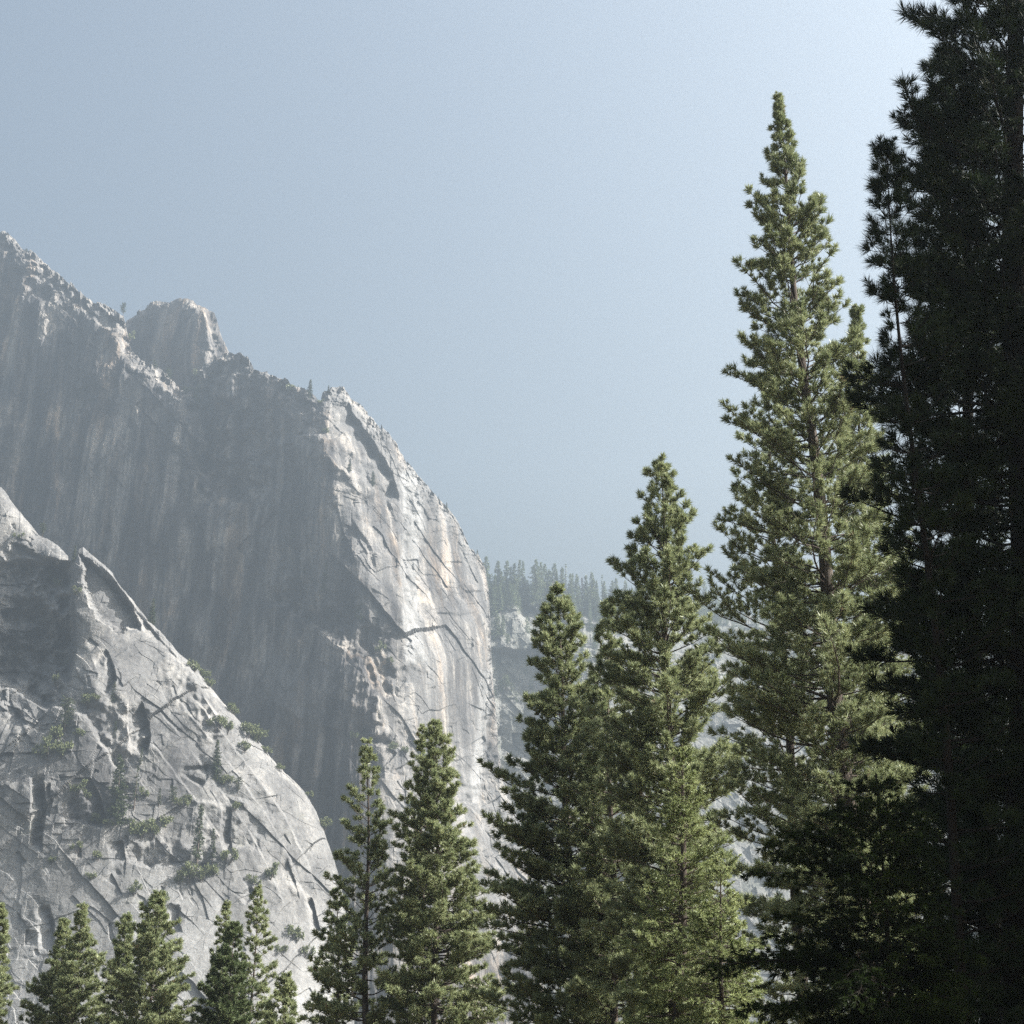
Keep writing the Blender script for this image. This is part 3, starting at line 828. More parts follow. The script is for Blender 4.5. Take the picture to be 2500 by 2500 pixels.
pine('pine_tree', 'shaded pine just behind and left of the tallest pine, merged into its crown', 'tree', (1868, 905), 72,
     [(930, 14, 12), (1000, 45, 30), (1100, 85, 60), (1250, 120, 80), (1450, 150, 100), (1700, 165, 120), (2000, 160, 120), (2500, 130, 110)],
     13, foot=(1905, 1500), group=GP, ncount=42, tuft=0.33, nwidth=0.034, dens=0.6, per=5, gap=0.5, r0=0.34)
pine('pine_tree', 'tall broad pine with three blunt tips left of the tallest pine', 'tree', (1612, 1128), 86,
     [(1140, 20, 16), (1180, 52, 42), (1250, 62, 62), (1340, 96, 84), (1420, 112, 100), (1500, 140, 112), (1600, 165, 122), (1700, 172, 135), (1800, 172, 140), (2000, 175, 140), (2200, 170, 140), (2400, 160, 130), (2700, 130, 120)],
     14, foot=(1652, 2350), group=GP, ncount=42, tuft=0.39, nwidth=0.044, dens=0.58, per=7, gap=0.44, r0=0.50)
pine('pine_tree', 'dark pine filling the gap low between the two blunt-topped pines', 'tree', (1482, 1478), 93,
     [(1500, 14, 14), (1560, 32, 42), (1650, 52, 62), (1750, 80, 80), (1900, 110, 100), (2100, 130, 115), (2350, 140, 120), (2700, 120, 110)],
     15, foot=(1500, 2400), group=GP, ncount=40, tuft=0.39, nwidth=0.044, dens=0.58, per=6, gap=0.46, r0=0.30)
pine('pine_tree', 'leftmost big dark-edged pine, its pale trunk showing in gaps', 'tree', (1358, 1447), 96,
     [(1460, 18, 16), (1500, 45, 40), (1540, 62, 62), (1600, 78, 70), (1700, 100, 82), (1800, 118, 90), (1880, 128, 90), (1960, 150, 95), (1985, 200, 100), (2020, 130, 100), (2120, 205, 105), (2200, 180, 110), (2350, 185, 120), (2450, 180, 120), (2750, 140, 110)],
     16, foot=(1390, 2080), group=GP, ncount=42, tuft=0.40, nwidth=0.046, dens=0.58, per=7, gap=0.44, r0=0.42)
pine('cedar_tree', 'bright yellow-green feathery cedar in front of the broad blunt-topped pine', 'tree', (1668, 1815), 55,
     [(1835, 14, 14), (1900, 34, 34), (2000, 50, 62), (2100, 70, 95), (2250, 95, 130), (2400, 120, 165), (2550, 150, 180), (2750, 140, 170)],
     17, foot=(1655, 2400), group=GP, kind='cedar', ncount=22, tuft=0.17, nwidth=0.026, per=6, gap=0.25, up=(0.6, -0.25), curl=0.3, mat=M_CEDAR, r0=0.34, wide=1.2)
pine('cedar_tree', 'pale sunlit feathery cedar low in front of the tallest pine', 'tree', (1765, 2080), 52,
     [(2100, 12, 12), (2180, 36, 34), (2300, 70, 62), (2450, 100, 90), (2700, 120, 110)],
     27, foot=(1768, 2500), group=GP, kind='cedar', ncount=22, tuft=0.17, nwidth=0.026, per=6, gap=0.26, up=(0.6, -0.25), curl=0.3, mat=M_CEDAR, r0=0.16, wide=1.2)
# pair in front of the pale slab
pine('pine_tree', 'slender open pine with straight dark trunk, left of the pair before the pale dome', 'tree', (899, 1808), 125,
     [(1820, 12, 10), (1900, 26, 26), (1960, 52, 28), (2050, 62, 48), (2150, 72, 68), (2220, 80, 75), (2330, 110, 80), (2450, 120, 85), (2700, 110, 80)],
     18, foot=(893, 2500), group=GP, ncount=36, tuft=0.41, nwidth=0.055, dens=0.55, wide=1.22, per=4, gap=0.55, r0=0.36)
pine('pine_tree', 'taller open sunlit pine, right one of the pair before the shaded wall', 'tree', (1068, 1764), 122,
     [(1775, 12, 12), (1830, 34, 28), (1900, 48, 44), (1960, 60, 62), (2050, 85, 72), (2150, 90, 90), (2250, 95, 108), (2350, 105, 118), (2450, 110, 125), (2700, 100, 110)],
     19, foot=(1063, 2500), group=GP, ncount=36, tuft=0.41, nwidth=0.055, dens=0.55, wide=1.22, per=6, gap=0.36, r0=0.36)
pine('pine_tree', 'thin shorter spire pressed against the left side of the taller open pine', 'tree', (1030, 1786), 126,
     [(1800, 10, 10), (1860, 22, 18), (1950, 40, 26), (2050, 58, 36), (2200, 62, 45), (2350, 66, 50), (2700, 60, 50)],
     20, foot=(1031, 2450), group=GP, ncount=36, tuft=0.41, nwidth=0.055, dens=0.55, wide=1.22, per=4, gap=0.6, r0=0.26)
pine('pine_tree', 'low rounded pine at the left foot of the slender open pine', 'tree', (823, 2172), 128,
     [(2190, 12, 12), (2260, 34, 30), (2350, 58, 40), (2450, 82, 50), (2700, 90, 60)],
     21, foot=(822, 2500), group=GP, ncount=36, tuft=0.41, nwidth=0.055, dens=0.55, wide=1.22, per=4, gap=0.5, r0=0.25)
# row along the bottom edge
row = [((2, 2215), 160, [(2230, 10, 10), (2300, 26, 22), (2400, 40, 36), (2500, 60, 52), (2700, 70, 60)], 31, 'pine cut by the left edge of the picture'),
       ((158, 2250), 165, [(2270, 12, 10), (2330, 34, 22), (2400, 48, 30), (2500, 66, 40), (2700, 70, 50)], 32, 'left twin of the two close pine tips near the lower left corner'),
       ((202, 2220), 162, [(2235, 12, 12), (2290, 24, 28), (2360, 34, 42), (2450, 44, 56), (2700, 60, 66)], 33, 'right and taller twin of the two close pine tips near the lower left corner'),
       ((312, 2233), 166, [(2250, 12, 12), (2310, 28, 20), (2380, 38, 26), (2460, 44, 34), (2700, 60, 50)], 34, 'narrow pine spire touching the left side of the broadest low pine'),
       ((389, 2188), 158, [(2200, 16, 14), (2240, 36, 28), (2300, 48, 44), (2350, 56, 58), (2420, 70, 80), (2500, 84, 96), (2700, 100, 110)], 35, 'broadest dense bright pine in the row along the bottom edge'),
       ((553, 2196), 168, [(2215, 7, 7), (2260, 22, 14), (2300, 30, 16), (2380, 28, 26), (2500, 40, 40), (2700, 50, 50)], 36, 'sparse thin pine tip with a ragged half-bare top'),
       ((571, 2258), 160, [(2275, 12, 12), (2330, 30, 28), (2400, 50, 40), (2480, 72, 52), (2700, 90, 70)], 37, 'dark dense pine in front of the sparse ragged tip'),
       ((630, 2168), 164, [(2185, 10, 10), (2230, 22, 22), (2300, 26, 32), (2380, 34, 42), (2470, 44, 50), (2700, 60, 60)], 38, 'slim airy pine spire right of the dark dense pine'),
       ((697, 2380), 150, [(2395, 12, 12), (2440, 26, 24), (2500, 40, 34), (2700, 60, 55)], 39, 'shortest pine tip at the bottom edge, alone before the pale rock')]
for top, Y, prof, sd, lab in row:
    dk = sd == 37
    dense = 1.0 if sd not in (36, 38) else 0.7
    pine('pine_tree', lab, 'tree', top, Y, prof, sd, group=GB, ncount=30, tuft=0.42, nwidth=0.062, dens=0.6, wide=1.2, per=6 if dense == 1 else 4, gap=0.32 / dense, r0=0.25, mat=M_MIDNEEDLE if dk else M_NEEDLE)
# dark shaded conifers at the right
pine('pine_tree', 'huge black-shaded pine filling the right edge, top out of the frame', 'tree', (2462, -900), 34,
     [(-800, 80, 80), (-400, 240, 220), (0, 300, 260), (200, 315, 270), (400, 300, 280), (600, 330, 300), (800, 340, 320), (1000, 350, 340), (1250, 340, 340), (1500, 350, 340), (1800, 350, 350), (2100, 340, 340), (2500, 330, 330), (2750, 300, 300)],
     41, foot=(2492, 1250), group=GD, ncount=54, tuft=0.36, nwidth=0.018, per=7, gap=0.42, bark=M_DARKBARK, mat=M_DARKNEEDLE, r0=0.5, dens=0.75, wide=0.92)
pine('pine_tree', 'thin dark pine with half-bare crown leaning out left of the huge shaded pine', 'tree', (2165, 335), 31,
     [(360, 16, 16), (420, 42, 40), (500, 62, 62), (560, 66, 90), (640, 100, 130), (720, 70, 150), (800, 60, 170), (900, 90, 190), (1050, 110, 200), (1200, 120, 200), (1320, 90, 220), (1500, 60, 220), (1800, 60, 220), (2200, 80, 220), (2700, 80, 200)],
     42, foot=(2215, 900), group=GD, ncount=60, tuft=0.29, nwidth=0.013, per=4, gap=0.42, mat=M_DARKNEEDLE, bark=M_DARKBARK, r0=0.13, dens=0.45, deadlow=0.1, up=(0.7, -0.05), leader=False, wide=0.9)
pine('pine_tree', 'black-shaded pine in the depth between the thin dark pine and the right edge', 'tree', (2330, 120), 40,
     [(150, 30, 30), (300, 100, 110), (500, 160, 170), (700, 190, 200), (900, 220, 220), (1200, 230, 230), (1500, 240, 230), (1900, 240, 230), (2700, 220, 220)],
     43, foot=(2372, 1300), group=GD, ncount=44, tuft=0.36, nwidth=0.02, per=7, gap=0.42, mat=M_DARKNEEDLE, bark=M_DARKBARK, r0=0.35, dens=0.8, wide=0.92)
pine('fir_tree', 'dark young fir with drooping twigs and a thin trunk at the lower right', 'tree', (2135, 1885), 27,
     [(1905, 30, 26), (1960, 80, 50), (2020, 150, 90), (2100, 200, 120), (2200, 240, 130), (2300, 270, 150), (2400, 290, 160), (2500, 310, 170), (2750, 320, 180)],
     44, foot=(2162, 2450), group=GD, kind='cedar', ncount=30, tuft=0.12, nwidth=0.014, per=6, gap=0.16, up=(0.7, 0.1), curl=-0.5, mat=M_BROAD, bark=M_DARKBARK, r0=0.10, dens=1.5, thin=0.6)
# unseen trees placed just right of the frame to shade the dark conifers
for lab, (x, y, h), sd in (('tall pine outside the right edge, nearest to the path', (16.0, 27, 33), 51), ('tall pine outside the right edge, behind the first one', (19.5, 34, 35), 52), ('tall pine outside the right edge, deepest in the wood', (25, 30, 38), 53)):
    py = 1250 - FPX * math.tan(math.atan2(h - 1.7, y) - PITCH)
    k = FPX / y * 0.9
    px = 1250 + FPX * (x / (CP * y + SP * (h - 1.7)))
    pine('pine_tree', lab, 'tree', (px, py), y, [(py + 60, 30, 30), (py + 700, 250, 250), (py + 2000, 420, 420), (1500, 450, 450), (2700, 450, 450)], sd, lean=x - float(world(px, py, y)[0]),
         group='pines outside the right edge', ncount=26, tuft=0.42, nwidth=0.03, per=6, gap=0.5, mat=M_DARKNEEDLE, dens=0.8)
for t in TREES: del t['_n']
# ------------------------------------------------------------------ far and small plants: a few shapes of each kind, copied as whole trees
M_DEAD = needle_mat('dry_needles', (0.16, 0.10, 0.07), (0.22, 0.15, 0.11), (0.10, 0.09, 0.05), oldamt=0.7)

LOWV = []
def far_conifer_meshes(seed, kind):
    """crown and trunk of a unit conifer, 10 m tall"""
    g = np.random.default_rng(seed)
    P = []; D = []; S = []
    H = 10.0
    low = {'full': 0.06, 'thin': 0.25, 'broad': 0.05, 'snag': 0.3, 'round': 0.3}[kind]
    wid = {'full': 1.5, 'thin': 0.95, 'broad': 2.1, 'snag': 0.7, 'round': 2.1}[kind]
    n = {'full': 30, 'thin': 24, 'broad': 30, 'snag': 13, 'round': 16}[kind]
    T = Tubes()
    T.add(np.array([[0, 0, -0.6], [0.02, 0, H * 0.5], [0, 0.02, H]]), [0.16, 0.10, 0.015], 6)
    zz = np.linspace(low, 0.985, n)
    for i, f in enumerate(zz):
        z = f * H
        if kind == 'round': rad = wid * math.sqrt(max(0.03, 1 - ((f - 0.68) / 0.40) ** 2))
        else: rad = wid * (1 - f) ** 0.8 * (0.75 + 0.5 * g.random()) + 0.06
        k = 6 if kind != 'snag' else 4
        for j in range(k):
            az = g.random() * 6.28
            L = rad * g.uniform(0.6, 1.1)
            dr = np.array([math.cos(az), math.sin(az), g.normal(-0.12, 0.15) + 0.5 * f])
            e = np.array([0, 0, z]) + dr * L
            if L > 0.25: T.add([np.array([0, 0, z]), e], [0.035 * min(1, L), 0.01], 3)
            m = max(1, int(L / 0.24))
            for q in range(m):
                t = (q + 1) / m
                if kind in ('thin', 'snag', 'round') and g.random() < 0.25: continue
                P.append(np.array([0, 0, z]) + dr * L * t + g.normal(0, 0.05, 3)); D.append(dr + g.normal(0, 0.4, 3)); S.append(g.uniform(0.26, 0.44))
    V = needles(g, np.array(P), np.array(D), np.array(S), 13, 0.10, 5, 80, 0.12, 0.6)
    LOWV.append(V)
    return mesh_from('crown', V, [np.arange(len(V)).reshape(-1, 4)], M_FARNEEDLE), T

def shrub_meshes(seed):
    g = np.random.default_rng(seed)
    P = []; D = []
    T = Tubes()
    for i in range(7):
        az = i * 0.9 + g.random(); r = g.uniform(0.1, 0.75)
        c = np.array([math.cos(az) * r, math.sin(az) * r, g.uniform(0.25, 0.75)])
        T.add([np.array([0, 0, -0.3]), c * 0.6, c], [0.04, 0.025, 0.01], 3)
        for j in range(26):
            v = g.normal(size=3); v /= np.linalg.norm(v)
            P.append(c + v * g.uniform(0.05, 0.34) * np.array([1, 1, 0.75])); D.append(v + np.array([0, 0, 0.4]))
    V = needles(g, np.array(P), np.array(D), np.full(len(P), 0.15), 6, 0.075, 10, 95, 0.0, 0.5)
    return mesh_from('foliage', V, [np.arange(len(V)).reshape(-1, 4)], M_SHRUB), T

LIB = {}
for kind, cnt in (('full', 4), ('thin', 3), ('broad', 3), ('snag', 2), ('round', 3)):
    LIB[kind] = []
    for i in range(cnt):
        c, T = far_conifer_meshes(300 + 17 * i + len(kind) * 5, kind)
        LIB[kind].append((c, T.mesh('trunk', M_BARK)))
LIB['dead'] = []
for c, t in LIB['thin'][:2]:
    c2 = c.copy(); c2.materials.clear(); c2.materials.append(M_DEAD); LIB['dead'].append((c2, t))
LIB['shrub'] = []
for i in range(5):
    c, T = shrub_meshes(400 + i)
    LIB['shrub'].append((c, T.mesh('stem', M_BARK)))
for kd in ('full', 'thin', 'broad', 'snag', 'round'):
    LIB['slab_' + kd] = []
    for c, t in LIB[kd]:
        c2 = c.copy(); c2.materials.clear(); c2.materials.append(M_SLABNEEDLE); LIB['slab_' + kd].append((c2, t))
grv = np.random.default_rng(99)

def plant(name, kind, p, h, label, cat, group, widen=1.0):
    v = LIB[kind][int(grv.integers(len(LIB[kind])))]
    root = bpy.data.objects.new(name, None); COL.objects.link(root)
    root.location = p
    root.rotation_euler = (grv.normal(0, 0.03), grv.normal(0, 0.03), grv.random() * 6.28)
    s = h / (10.0 if kind != 'shrub' else 1.05)
    root.scale = (s * widen, s * widen, s)
    link('crown' if kind != 'shrub' else 'foliage', v[0], root)
    link('trunk' if kind != 'shrub' else 'stem', v[1], root)
    tag(root, label, cat, group)
    return root

ORD = ['first', 'second', 'third', 'fourth', 'fifth', 'sixth', 'seventh', 'eighth', 'ninth', 'tenth', 'eleventh', 'twelfth', 'thirteenth', 'fourteenth', 'fifteenth', 'sixteenth',
       'seventeenth', 'eighteenth', 'nineteenth', 'twentieth', 'twenty-first', 'twenty-second', 'twenty-third', 'twenty-fourth', 'twenty-fifth', 'twenty-sixth', 'twenty-seventh', 'twenty-eighth', 'twenty-ninth', 'thirtieth',
       'thirty-first', 'thirty-second', 'thirty-third', 'thirty-fourth', 'thirty-fifth', 'thirty-sixth', 'thirty-seventh', 'thirty-eighth', 'thirty-ninth', 'fortieth', 'forty-first', 'forty-second', 'forty-third', 'forty-fourth', 'forty-fifth', 'forty-sixth', 'forty-seventh', 'forty-eighth']
SHAPE = {'full': 'pointed', 'thin': 'thin', 'broad': 'broad', 'snag': 'ragged half-bare', 'dead': 'dry pinkish-brown', 'round': 'round-topped'}

# skyline of the far ridge: tip x, tip y, foot y, kind
RIDGE = [(1179, 1366, 1446, 'thin'), (1193, 1351, 1458, 'full'), (1212, 1363, 1462, 'full'), (1224, 1388, 1465, 'full'), (1235, 1364, 1464, 'full'), (1247, 1378, 1464, 'thin'), (1256, 1371, 1464, 'full'), (1264, 1361, 1464, 'thin'),
         (1274, 1362, 1466, 'thin'), (1283, 1408, 1468, 'full'), (1303, 1361, 1468, 'broad'), (1315, 1377, 1470, 'thin'), (1325, 1367, 1472, 'thin'), (1332, 1373, 1472, 'full'), (1339, 1384, 1474, 'thin'), (1346, 1391, 1474, 'full'),
         (1355, 1369, 1476, 'full'), (1363, 1392, 1476, 'thin'), (1370, 1380, 1477, 'full'), (1383, 1373, 1478, 'snag'), (1391, 1395, 1480, 'full'), (1401, 1391, 1480, 'thin'), (1409, 1394, 1481, 'full'), (1422, 1403, 1482, 'dead'),
         (1431, 1399, 1483, 'full'), (1442, 1395, 1484, 'full'), (1451, 1408, 1486, 'full'), (1461, 1412, 1486, 'thin'), (1470, 1397, 1487, 'snag'), (1480, 1415, 1488, 'full'), (1492, 1414, 1488, 'broad'), (1504, 1408, 1490, 'full'),
         (1530, 1412, 1494, 'full'), (1556, 1420, 1496, 'broad'), (1700, 1408, 1500, 'full'), (1722, 1415, 1500, 'full'), (1745, 1410, 1502, 'thin'), (2072, 1440, 1524, 'full'), (2100, 1436, 1526, 'full'), (2140, 1445, 1530, 'thin')]
G_R = 'hazy conifers along the far skyline ridge'
for i, (x, y, fy, kd) in enumerate(RIDGE):
    p = FAR.at(x, fy)
    h = (fy - y) * p[1] / FPX / 0.94
    plant('ridge_conifer', kd, p - np.array([0, 0, 1.0]), h + 1, '%s hazy conifer, %s from the cliff along the far ridge skyline' % (SHAPE[kd], ORD[i]), 'tree', G_R, {'full': 1.15, 'broad': 1.1}.get(kd, 1.0))
# trees lower on the far slope
SLOPE = [(1202, 1400, 1478, 'full'), (1222, 1420, 1492, 'full'), (1243, 1415, 1476, 'full'), (1258, 1410, 1475, 'broad'), (1288, 1412, 1474, 'full'), (1312, 1408, 1478, 'full'), (1322, 1416, 1480, 'thin'), (1353, 1416, 1484, 'dead'), (1384, 1431, 1490, 'dead'),
         (1342, 1420, 1484, 'full'), (1368, 1424, 1488, 'full'), (1398, 1424, 1492, 'full'), (1414, 1428, 1496, 'thin'), (1430, 1436, 1502, 'full'), (1446, 1438, 1506, 'broad'), (1462, 1446, 1512, 'full'), (1478, 1444, 1514, 'full'), (1496, 1450, 1520, 'full'),
         (1206, 1450, 1505, 'full'), (1214, 1490, 1560, 'broad'), (1226, 1500, 1552, 'full'), (1238, 1548, 1580, 'round'), (1222, 1570, 1600, 'round'), (1405, 1470, 1520, 'full'), (1422, 1500, 1545, 'thin'), (1440, 1490, 1540, 'full'), (1395, 1540, 1580, 'full'), (1420, 1560, 1600, 'broad'),
         (1236, 1650, 1690, 'round'), (1222, 1662, 1698, 'round'), (1250, 1668, 1695, 'round'), (1455, 1530, 1575, 'full'), (1470, 1560, 1605, 'thin')]
SLOPE.sort(key=lambda q: (q[2] > 1510, q[0]))
na = sum(1 for q in SLOPE if q[2] <= 1510)
for i, (x, y, fy, kd) in enumerate(SLOPE):
    p = FAR.at(x, fy)
    h = (fy - y) * p[1] / FPX / 0.94
    if i < na: lab = '%s tree below the far skyline row, %s from the cliff in this second rank' % (SHAPE[kd], ORD[i])
    else: lab = '%s tree scattered on the hazy far slope, %s from the cliff below both ranks' % (SHAPE[kd], ORD[i - na])
    plant('slope_conifer', kd, p - np.array([0, 0, 1.0]), h + 1, lab, 'tree', 'hazy trees on the far slope below the skyline', 1.15)

# the closed wood behind and between those trees
gf = np.random.default_rng(77)
spots = []
while len(spots) < 640:
    x = gf.uniform(1165, 2450)
    q = gf.random()
    crest_y = np.interp(x, [a for a, b in SKY_FAR], [b for a, b in SKY_FAR])
    if q < 0.5: y = crest_y + gf.uniform(-2, 26)
    else: y = crest_y + gf.uniform(10, 330) * gf.random()
    if x < 1345 and y > 1500 and gf.random() < 0.6: continue
    spots.append((x, y))
VV = []
P2 = FAR.P.reshape(-1, 3)
fz = P2[:, 1] * CP + (P2[:, 2] - CAM[2]) * SP
pxs = 1250 + FPX * P2[:, 0] / fz; pys = 1250 - FPX * ((P2[:, 2] - CAM[2]) * CP - P2[:, 1] * SP) / fz
for x, y in spots:
    k = int(np.argmin((pxs - x) ** 2 + (pys - y) ** 2))
    p = P2[k]
    h = gf.uniform(16, 34) * (1.0 if y < 1520 else 0.75)
    V = LOWV[int(gf.integers(0, 9))]
    V = V.reshape(-1, 4, 3)[gf.random(len(V) // 4) < 0.32].reshape(-1, 3)
    a = gf.random() * 6.28; c_, s_ = math.cos(a), math.sin(a)
    sc = h / 10
    wd2 = gf.uniform(1.0, 1.5)
    VV.append(np.stack([(V[:, 0] * c_ - V[:, 1] * s_) * sc * wd2, (V[:, 0] * s_ + V[:, 1] * c_) * sc * wd2, V[:, 2] * sc], 1) + p - np.array([0, 0, 1.5]))
VV = np.concatenate(VV)
tag(link('distant_forest', mesh_from('distant_forest', VV, [np.arange(len(VV)).reshape(-1, 4)], M_FARNEEDLE)), 'hazy closed conifer wood covering the far slope and crest', 'forest', kind='stuff')

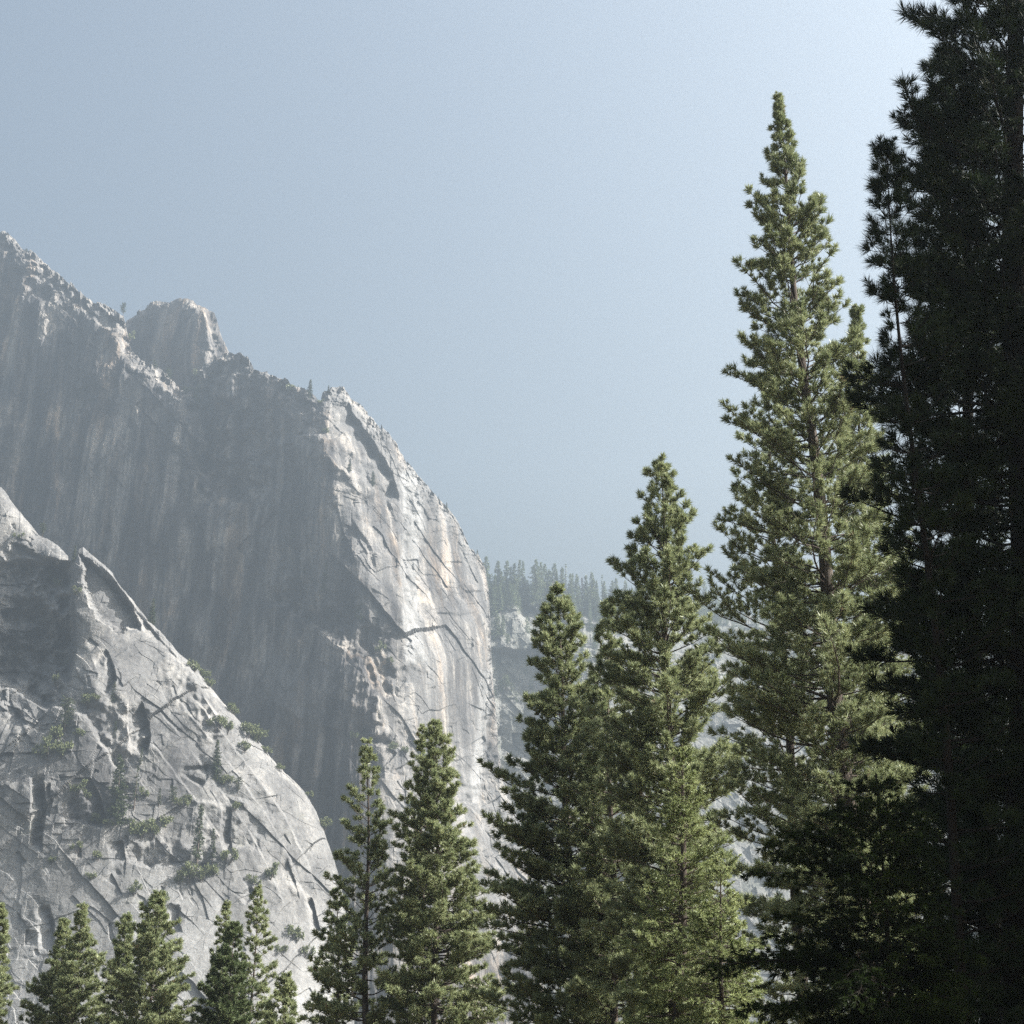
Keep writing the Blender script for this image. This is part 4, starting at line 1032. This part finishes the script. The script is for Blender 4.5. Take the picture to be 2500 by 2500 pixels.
# plants on the cliffs: surface, foot x, foot y, height in photo pixels, kind, label
CP_ = [
 (WALL, 11, 600, 30, 'full', 'lone conifer on the crest of the great wall at the left edge'),
 (WALL, 62, 622, 14, 'round', 'tiny tree on the crest right of the left-edge conifer'),
 (WALL, 303, 768, 30, 'round', 'lone round-topped pine on the saddle left of the summit knob'),
 (WALL, 320, 830, 22, 'shrub', 'green bush in the gully mouth under the saddle'),
 (KNOB, 358, 764, 18, 'thin', 'tiny tree on the left shoulder of the summit knob'),
 (WALL, 378, 908, 26, 'round', 'small tree on the spur crest below the summit knob'),
 (WALL, 409, 938, 34, 'round', 'bigger tree on the spur crest, right of the small one'),
 (WALL, 476, 990, 46, 'full', 'dark pointed conifer standing inside the gully'),
 (WALL, 480, 925, 22, 'shrub', 'bush at the left lip of the rim beside the gully'),
 (WALL, 455, 960, 20, 'shrub', 'bush deep in the gully notch'),
 (WALL, 709, 962, 30, 'shrub', 'large round bush on the rim left of the tall rim conifer'),
 (WALL, 755, 985, 52, 'full', 'tall conifer on the rim just left of the block-topped prow'),
 (WALL, 801, 962, 20, 'full', 'small conifer at the left foot of the blocky prow top'),
 (WALL, 783, 985, 14, 'shrub', 'low bush in the notch left of the prow top'),
 (WALL, 861, 988, 12, 'thin', 'tiny tree at the right foot of the blocky prow top'),
 (WALL, 1070, 1224, 12, 'thin', 'upper of two tiny trees on the sloping skyline of the prow'),
 (WALL, 1091, 1246, 17, 'full', 'lower of two tiny trees on the sloping skyline of the prow'),
 (WALL, 1166, 1366, 20, 'full', 'small conifer on the outer corner of the prow'),
 (WALL, 793, 1058, 18, 'shrub', 'bush at the top of the sunlit flake on the prow edge'),
 (WALL, 852, 1152, 28, 'full', 'left of two hazy conifers in the shaded triangle of the prow'),
 (WALL, 910, 1188, 34, 'full', 'right of two hazy conifers in the shaded triangle of the prow'),
 (WALL, 717, 1316, 12, 'shrub', 'single green tuft high on the shaded wall'),
 (WALL, 744, 1402, 30, 'full', 'pale conifer on the shaded wall above the spur ledge'),
 (WALL, 796, 1444, 62, 'full', 'tall hazy conifer at the upper end of the spur ledge'),
 (WALL, 880, 1518, 64, 'full', 'tall hazy conifer midway along the spur ledge'),
 (WALL, 828, 1508, 18, 'shrub', 'bush on the spur ledge between its two tall conifers'),
 (WALL, 898, 1548, 20, 'shrub', 'bush on the spur ledge right below its second conifer'),
 (WALL, 928, 1592, 24, 'shrub', 'wide bush on the lower spur ledge'),
 (WALL, 955, 1622, 18, 'shrub', 'lowest bush on the spur ledge before the bright prow'),
 (WALL, 868, 1806, 22, 'shrub', 'left bush on the ledge low on the shaded wall'),
 (WALL, 892, 1802, 28, 'round', 'small tree on the ledge low on the shaded wall'),
 (WALL, 958, 1836, 22, 'shrub', 'wide pale bush right along the low ledge'),
 (WALL, 990, 1842, 20, 'shrub', 'last bush at the right end of the low ledge'),
 (WALL, 1000, 1972, 20, 'shrub', 'bush above the overhang at the foot of the prow'),
 (BUT, 104, 1312, 34, 'round', 'rounded tree leaning from the left shoulder of the near dome'),
 (BUT, 180, 1372, 38, 'full', 'pale conifer in the notch left of the pointed flake'),
 (BUT, 217, 1352, 14, 'thin', 'tiny tree on the very tip of the pointed flake'),
 (BUT, 190, 1452, 20, 'shrub', 'bush where the pointed flake starts to catch the sun'),
 (BUT, 372, 1520, 58, 'full', 'hazy conifer rising behind the edge of the pointed flake'),
 (BUT, 285, 2012, 150, 'full', 'tallest dark conifer growing on the pale slab'),
 (BUT, 528, 1898, 82, 'full', 'slim dark conifer high on the right part of the pale slab'),
 (BUT, 279, 1842, 72, 'thin', 'pale thin conifer above the tallest one on the slab'),
 (BUT, 478, 2128, 138, 'thin', 'tall sparse conifer casting a wide shadow on the slab'),
 (BUT, 518, 2112, 76, 'thin', 'shorter sparse conifer right of the shadow-casting one'),
 (BUT, 326, 1978, 96, 'snag', 'bare leaning snag right of the tallest slab conifer'),
 (BUT, 341, 1876, 44, 'thin', 'small conifer above the bare leaning snag'),
 (BUT, 276, 1712, 46, 'full', 'conifer in the crack below the pointed flake'),
 (BUT, 155, 1792, 78, 'round', 'large pale tree on the ledge below the dark hollow'),
 (BUT, 580, 1938, 36, 'round', 'small tree right of the slim dark slab conifer'),
 (BUT, 387, 1972, 44, 'thin', 'left of two pale trees mid slab beside the shrubs'),
 (BUT, 420, 1968, 42, 'round', 'right of two pale trees mid slab beside the shrubs'),
 (BUT, 140, 1806, 34, 'shrub', 'green bush under the large pale ledge tree'),
 (BUT, 118, 1850, 46, 'shrub', 'big dark bush in the shaded cluster on the left ledge'),
 (BUT, 150, 1845, 40, 'shrub', 'second dark bush in the shaded cluster, right of the big one'),
 (BUT, 92, 1842, 26, 'shrub', 'small dark bush at the left end of the shaded cluster'),
 (BUT, 192, 1800, 24, 'shrub', 'bush right of the large pale ledge tree'),
 (BUT, 216, 1722, 26, 'shrub', 'bush in the crack left of the crack conifer'),
 (BUT, 236, 1712, 20, 'shrub', 'smaller bush touching the crack conifer'),
 (BUT, 190, 1935, 30, 'shrub', 'pale green bush at the left top of the slab gully'),
 (BUT, 212, 1950, 20, 'shrub', 'little bush in the slab gully'),
 (BUT, 236, 2012, 24, 'shrub', 'bush left of the foot of the tallest slab conifer'),
 (BUT, 262, 2018, 18, 'shrub', 'low bush at the foot of the tallest slab conifer'),
 (BUT, 345, 2042, 40, 'shrub', 'biggest yellowish bush on the middle of the slab'),
 (BUT, 372, 2040, 40, 'shrub', 'big bush joined to the right of the biggest yellowish one'),
 (BUT, 326, 2028, 26, 'shrub', 'small bush at the left of the biggest yellowish one'),
 (BUT, 404, 2016, 26, 'shrub', 'bush above right of the pair of big bushes'),
 (BUT, 352, 1948, 24, 'shrub', 'bush beside the bare leaning snag'),
 (BUT, 440, 1972, 26, 'shrub', 'dark bush in the shaded notch left of the slim conifer'),
 (BUT, 458, 1958, 22, 'shrub', 'smaller bush in the shaded notch'),
 (BUT, 542, 1916, 26, 'shrub', 'bush at the foot of the slim dark slab conifer'),
 (BUT, 562, 1912, 20, 'shrub', 'small bush right of the slim conifer foot'),
 (BUT, 574, 1978, 18, 'shrub', 'bush on top of the dark narrow corner on the slab'),
 (BUT, 460, 2150, 40, 'shrub', 'dark bush at the foot of the tall sparse conifer'),
 (BUT, 490, 2150, 34, 'shrub', 'dark bush right of the tall sparse conifer foot'),
 (BUT, 435, 2156, 26, 'shrub', 'bush at the left end of the dark shrub row'),
 (BUT, 522, 2136, 30, 'shrub', 'bush under the shorter sparse conifer'),
 (BUT, 556, 2104, 32, 'shrub', 'sunlit bush at the right end of the dark shrub row'),
 (BUT, 660, 2144, 34, 'shrub', 'thin bush on the lower right of the dome'),
 (BUT, 618, 2160, 24, 'shrub', 'low bush left of the lower right one'),
 (BUT, 722, 2296, 34, 'shrub', 'grey bush on the steep right foot of the dome'),
 (BUT, 690, 2330, 24, 'shrub', 'flat bush left of the steep-foot grey one'),
 (BUT, 746, 2336, 28, 'shrub', 'bush right below the steep-foot grey one'),
 (BUT, 797, 2022, 26, 'shrub', 'lone bush clinging to the outer edge of the dome'),
 (BUT, 758, 1945, 16, 'shrub', 'small bush on the outline of the dome shoulder'),
 (BUT, 474, 1640, 30, 'shrub', 'top left bush of the green patch along the flake edge'),
 (BUT, 500, 1652, 26, 'shrub', 'second bush of the green patch along the flake edge'),
 (BUT, 520, 1668, 22, 'shrub', 'lowest bush of the upper green patch along the flake edge'),
 (BUT, 532, 1778, 34, 'shrub', 'dark bush on the slab inside the dome outline'),
 (BUT, 556, 1782, 28, 'shrub', 'bush touching the dark one inside the dome outline'),
 (BUT, 572, 1742, 26, 'shrub', 'bush on the rim above the outline bush row'),
 (BUT, 604, 1800, 40, 'shrub', 'largest green bush on the dome outline'),
 (BUT, 626, 1812, 34, 'shrub', 'right neighbour of the largest outline bush'),
 (BUT, 596, 1834, 26, 'shrub', 'bush just below the largest outline bush'),
 (BUT, 650, 1838, 18, 'shrub', 'last small bush down the dome outline row'),
 (BUT, 682, 1882, 18, 'shrub', 'tuft at the lower end of the broken dome rim'),
 (BUT, 136, 1392, 26, 'shrub', 'upper bush in the green nook left of the flake'),
 (BUT, 162, 1386, 22, 'shrub', 'right bush in the green nook left of the flake'),
 (BUT, 112, 1418, 26, 'shrub', 'left bush in the green nook left of the flake'),
 (BUT, 140, 1432, 20, 'shrub', 'bottom bush in the green nook left of the flake'),
 (BUT, 44, 1316, 18, 'shrub', 'small bush on the left shoulder of the dome'),
 (BUT, 165, 1622, 12, 'shrub', 'tuft on the rim of the dark hollow'),
 (BUT, 138, 1668, 22, 'shrub', 'bush at the lower right of the dark hollow'),
 (BUT, 326, 2182, 28, 'shrub', 'pale thin bush above the broad low pine'),
 (BUT, 388, 2206, 30, 'shrub', 'bush right behind the tip of the broad low pine'),
 (BUT, 240, 2098, 22, 'shrub', 'bush on the small shadowed ledge low on the slab'),
 (BUT, 190, 2078, 26, 'shrub', 'bush left of the small shadowed ledge'),
 (BUT, 222, 2148, 20, 'shrub', 'bush below the small shadowed ledge'),
 (BUT, 126, 2108, 16, 'shrub', 'tuft at the bottom of the tall dark corner'),
]
for srf, x, y, hp, kd, lab in CP_:
    p = srf.at(x, y)
    h = hp * p[1] / FPX / 0.95
    p = p + np.array([0, 1.0, 0]) * 0.02 * h - np.array([0, 0, 0.05 * h])
    if kd == 'shrub': plant('cliff_shrub', kd, p, h * 1.25, lab, 'shrub', 'bushes growing on the granite', 0.72)
    else: plant('cliff_conifer', 'slab_' + kd, p, h * (1.35 if srf is not BUT else 1.15), lab, 'tree', 'small trees growing on the granite', 1.15)
# ------------------------------------------------------------------ sun, sky, air
sl = bpy.data.lights.new('sun', 'SUN'); sl.energy = 5.0; sl.angle = R(0.5); sl.color = (1.0, 0.97, 0.92)
so = link('sun', sl)
from mathutils import Vector
so.rotation_euler = Vector(SUN).to_track_quat('Z', 'Y').to_euler()
so.location = (200, -60, 300)
wd = bpy.data.worlds.new('World'); SC.world = wd; wd.use_nodes = True
nt = wd.node_tree
sk = nt.nodes.new('ShaderNodeTexSky'); sk.sky_type = 'NISHITA'; sk.sun_disc = False
sk.sun_elevation = SUN_EL; sk.sun_rotation = SUN_AZ
sk.altitude = 0; sk.air_density = 1.7; sk.dust_density = 10.0; sk.ozone_density = 0.8
nt.links.new(sk.outputs[0], nt.nodes['Background'].inputs['Color'])
nt.nodes['Background'].inputs['Strength'].default_value = 0.048

if True:
    m = bpy.data.materials.new('haze'); m.use_nodes = True
    nt = m.node_tree
    nt.nodes.remove(nt.nodes['Principled BSDF'])
    pv = nt.nodes.new('ShaderNodeVolumePrincipled')
    pv.inputs['Color'].default_value = (0.68, 0.83, 0.98, 1)
    pv.inputs['Density'].default_value = 0.00025
    pv.inputs['Anisotropy'].default_value = 0.6
    nt.links.new(pv.outputs[0], nt.nodes['Material Output'].inputs['Volume'])
    x0, x1, y0, y1, z0, z1 = -2650, 2650, -550, 2700, -6, 1180
    v = [(x, y, z) for x in (x0, x1) for y in (y0, y1) for z in (z0, z1)]
    fc = np.array([(0, 1, 3, 2), (4, 6, 7, 5), (0, 4, 5, 1), (2, 3, 7, 6), (0, 2, 6, 4), (1, 5, 7, 3)])
    tag(link('haze', mesh_from('haze', v, [fc], m)), kind='stuff')

SC.view_settings.view_transform = 'Standard'
SC.view_settings.look = 'None'
SC.view_settings.gamma = 1.0
SC.view_settings.use_curve_mapping = False
SC.view_settings.exposure = 1.85
SC.render.engine = 'CYCLES'
SC.cycles.max_bounces = 5
SC.cycles.diffuse_bounces = 1
SC.cycles.glossy_bounces = 1
SC.cycles.transmission_bounces = 2
SC.cycles.volume_bounces = 0
SC.cycles.transparent_max_bounces = 4
SC.cycles.use_denoising = False
SC.cycles.use_adaptive_sampling = False
SC.cycles.adaptive_threshold = 0.005
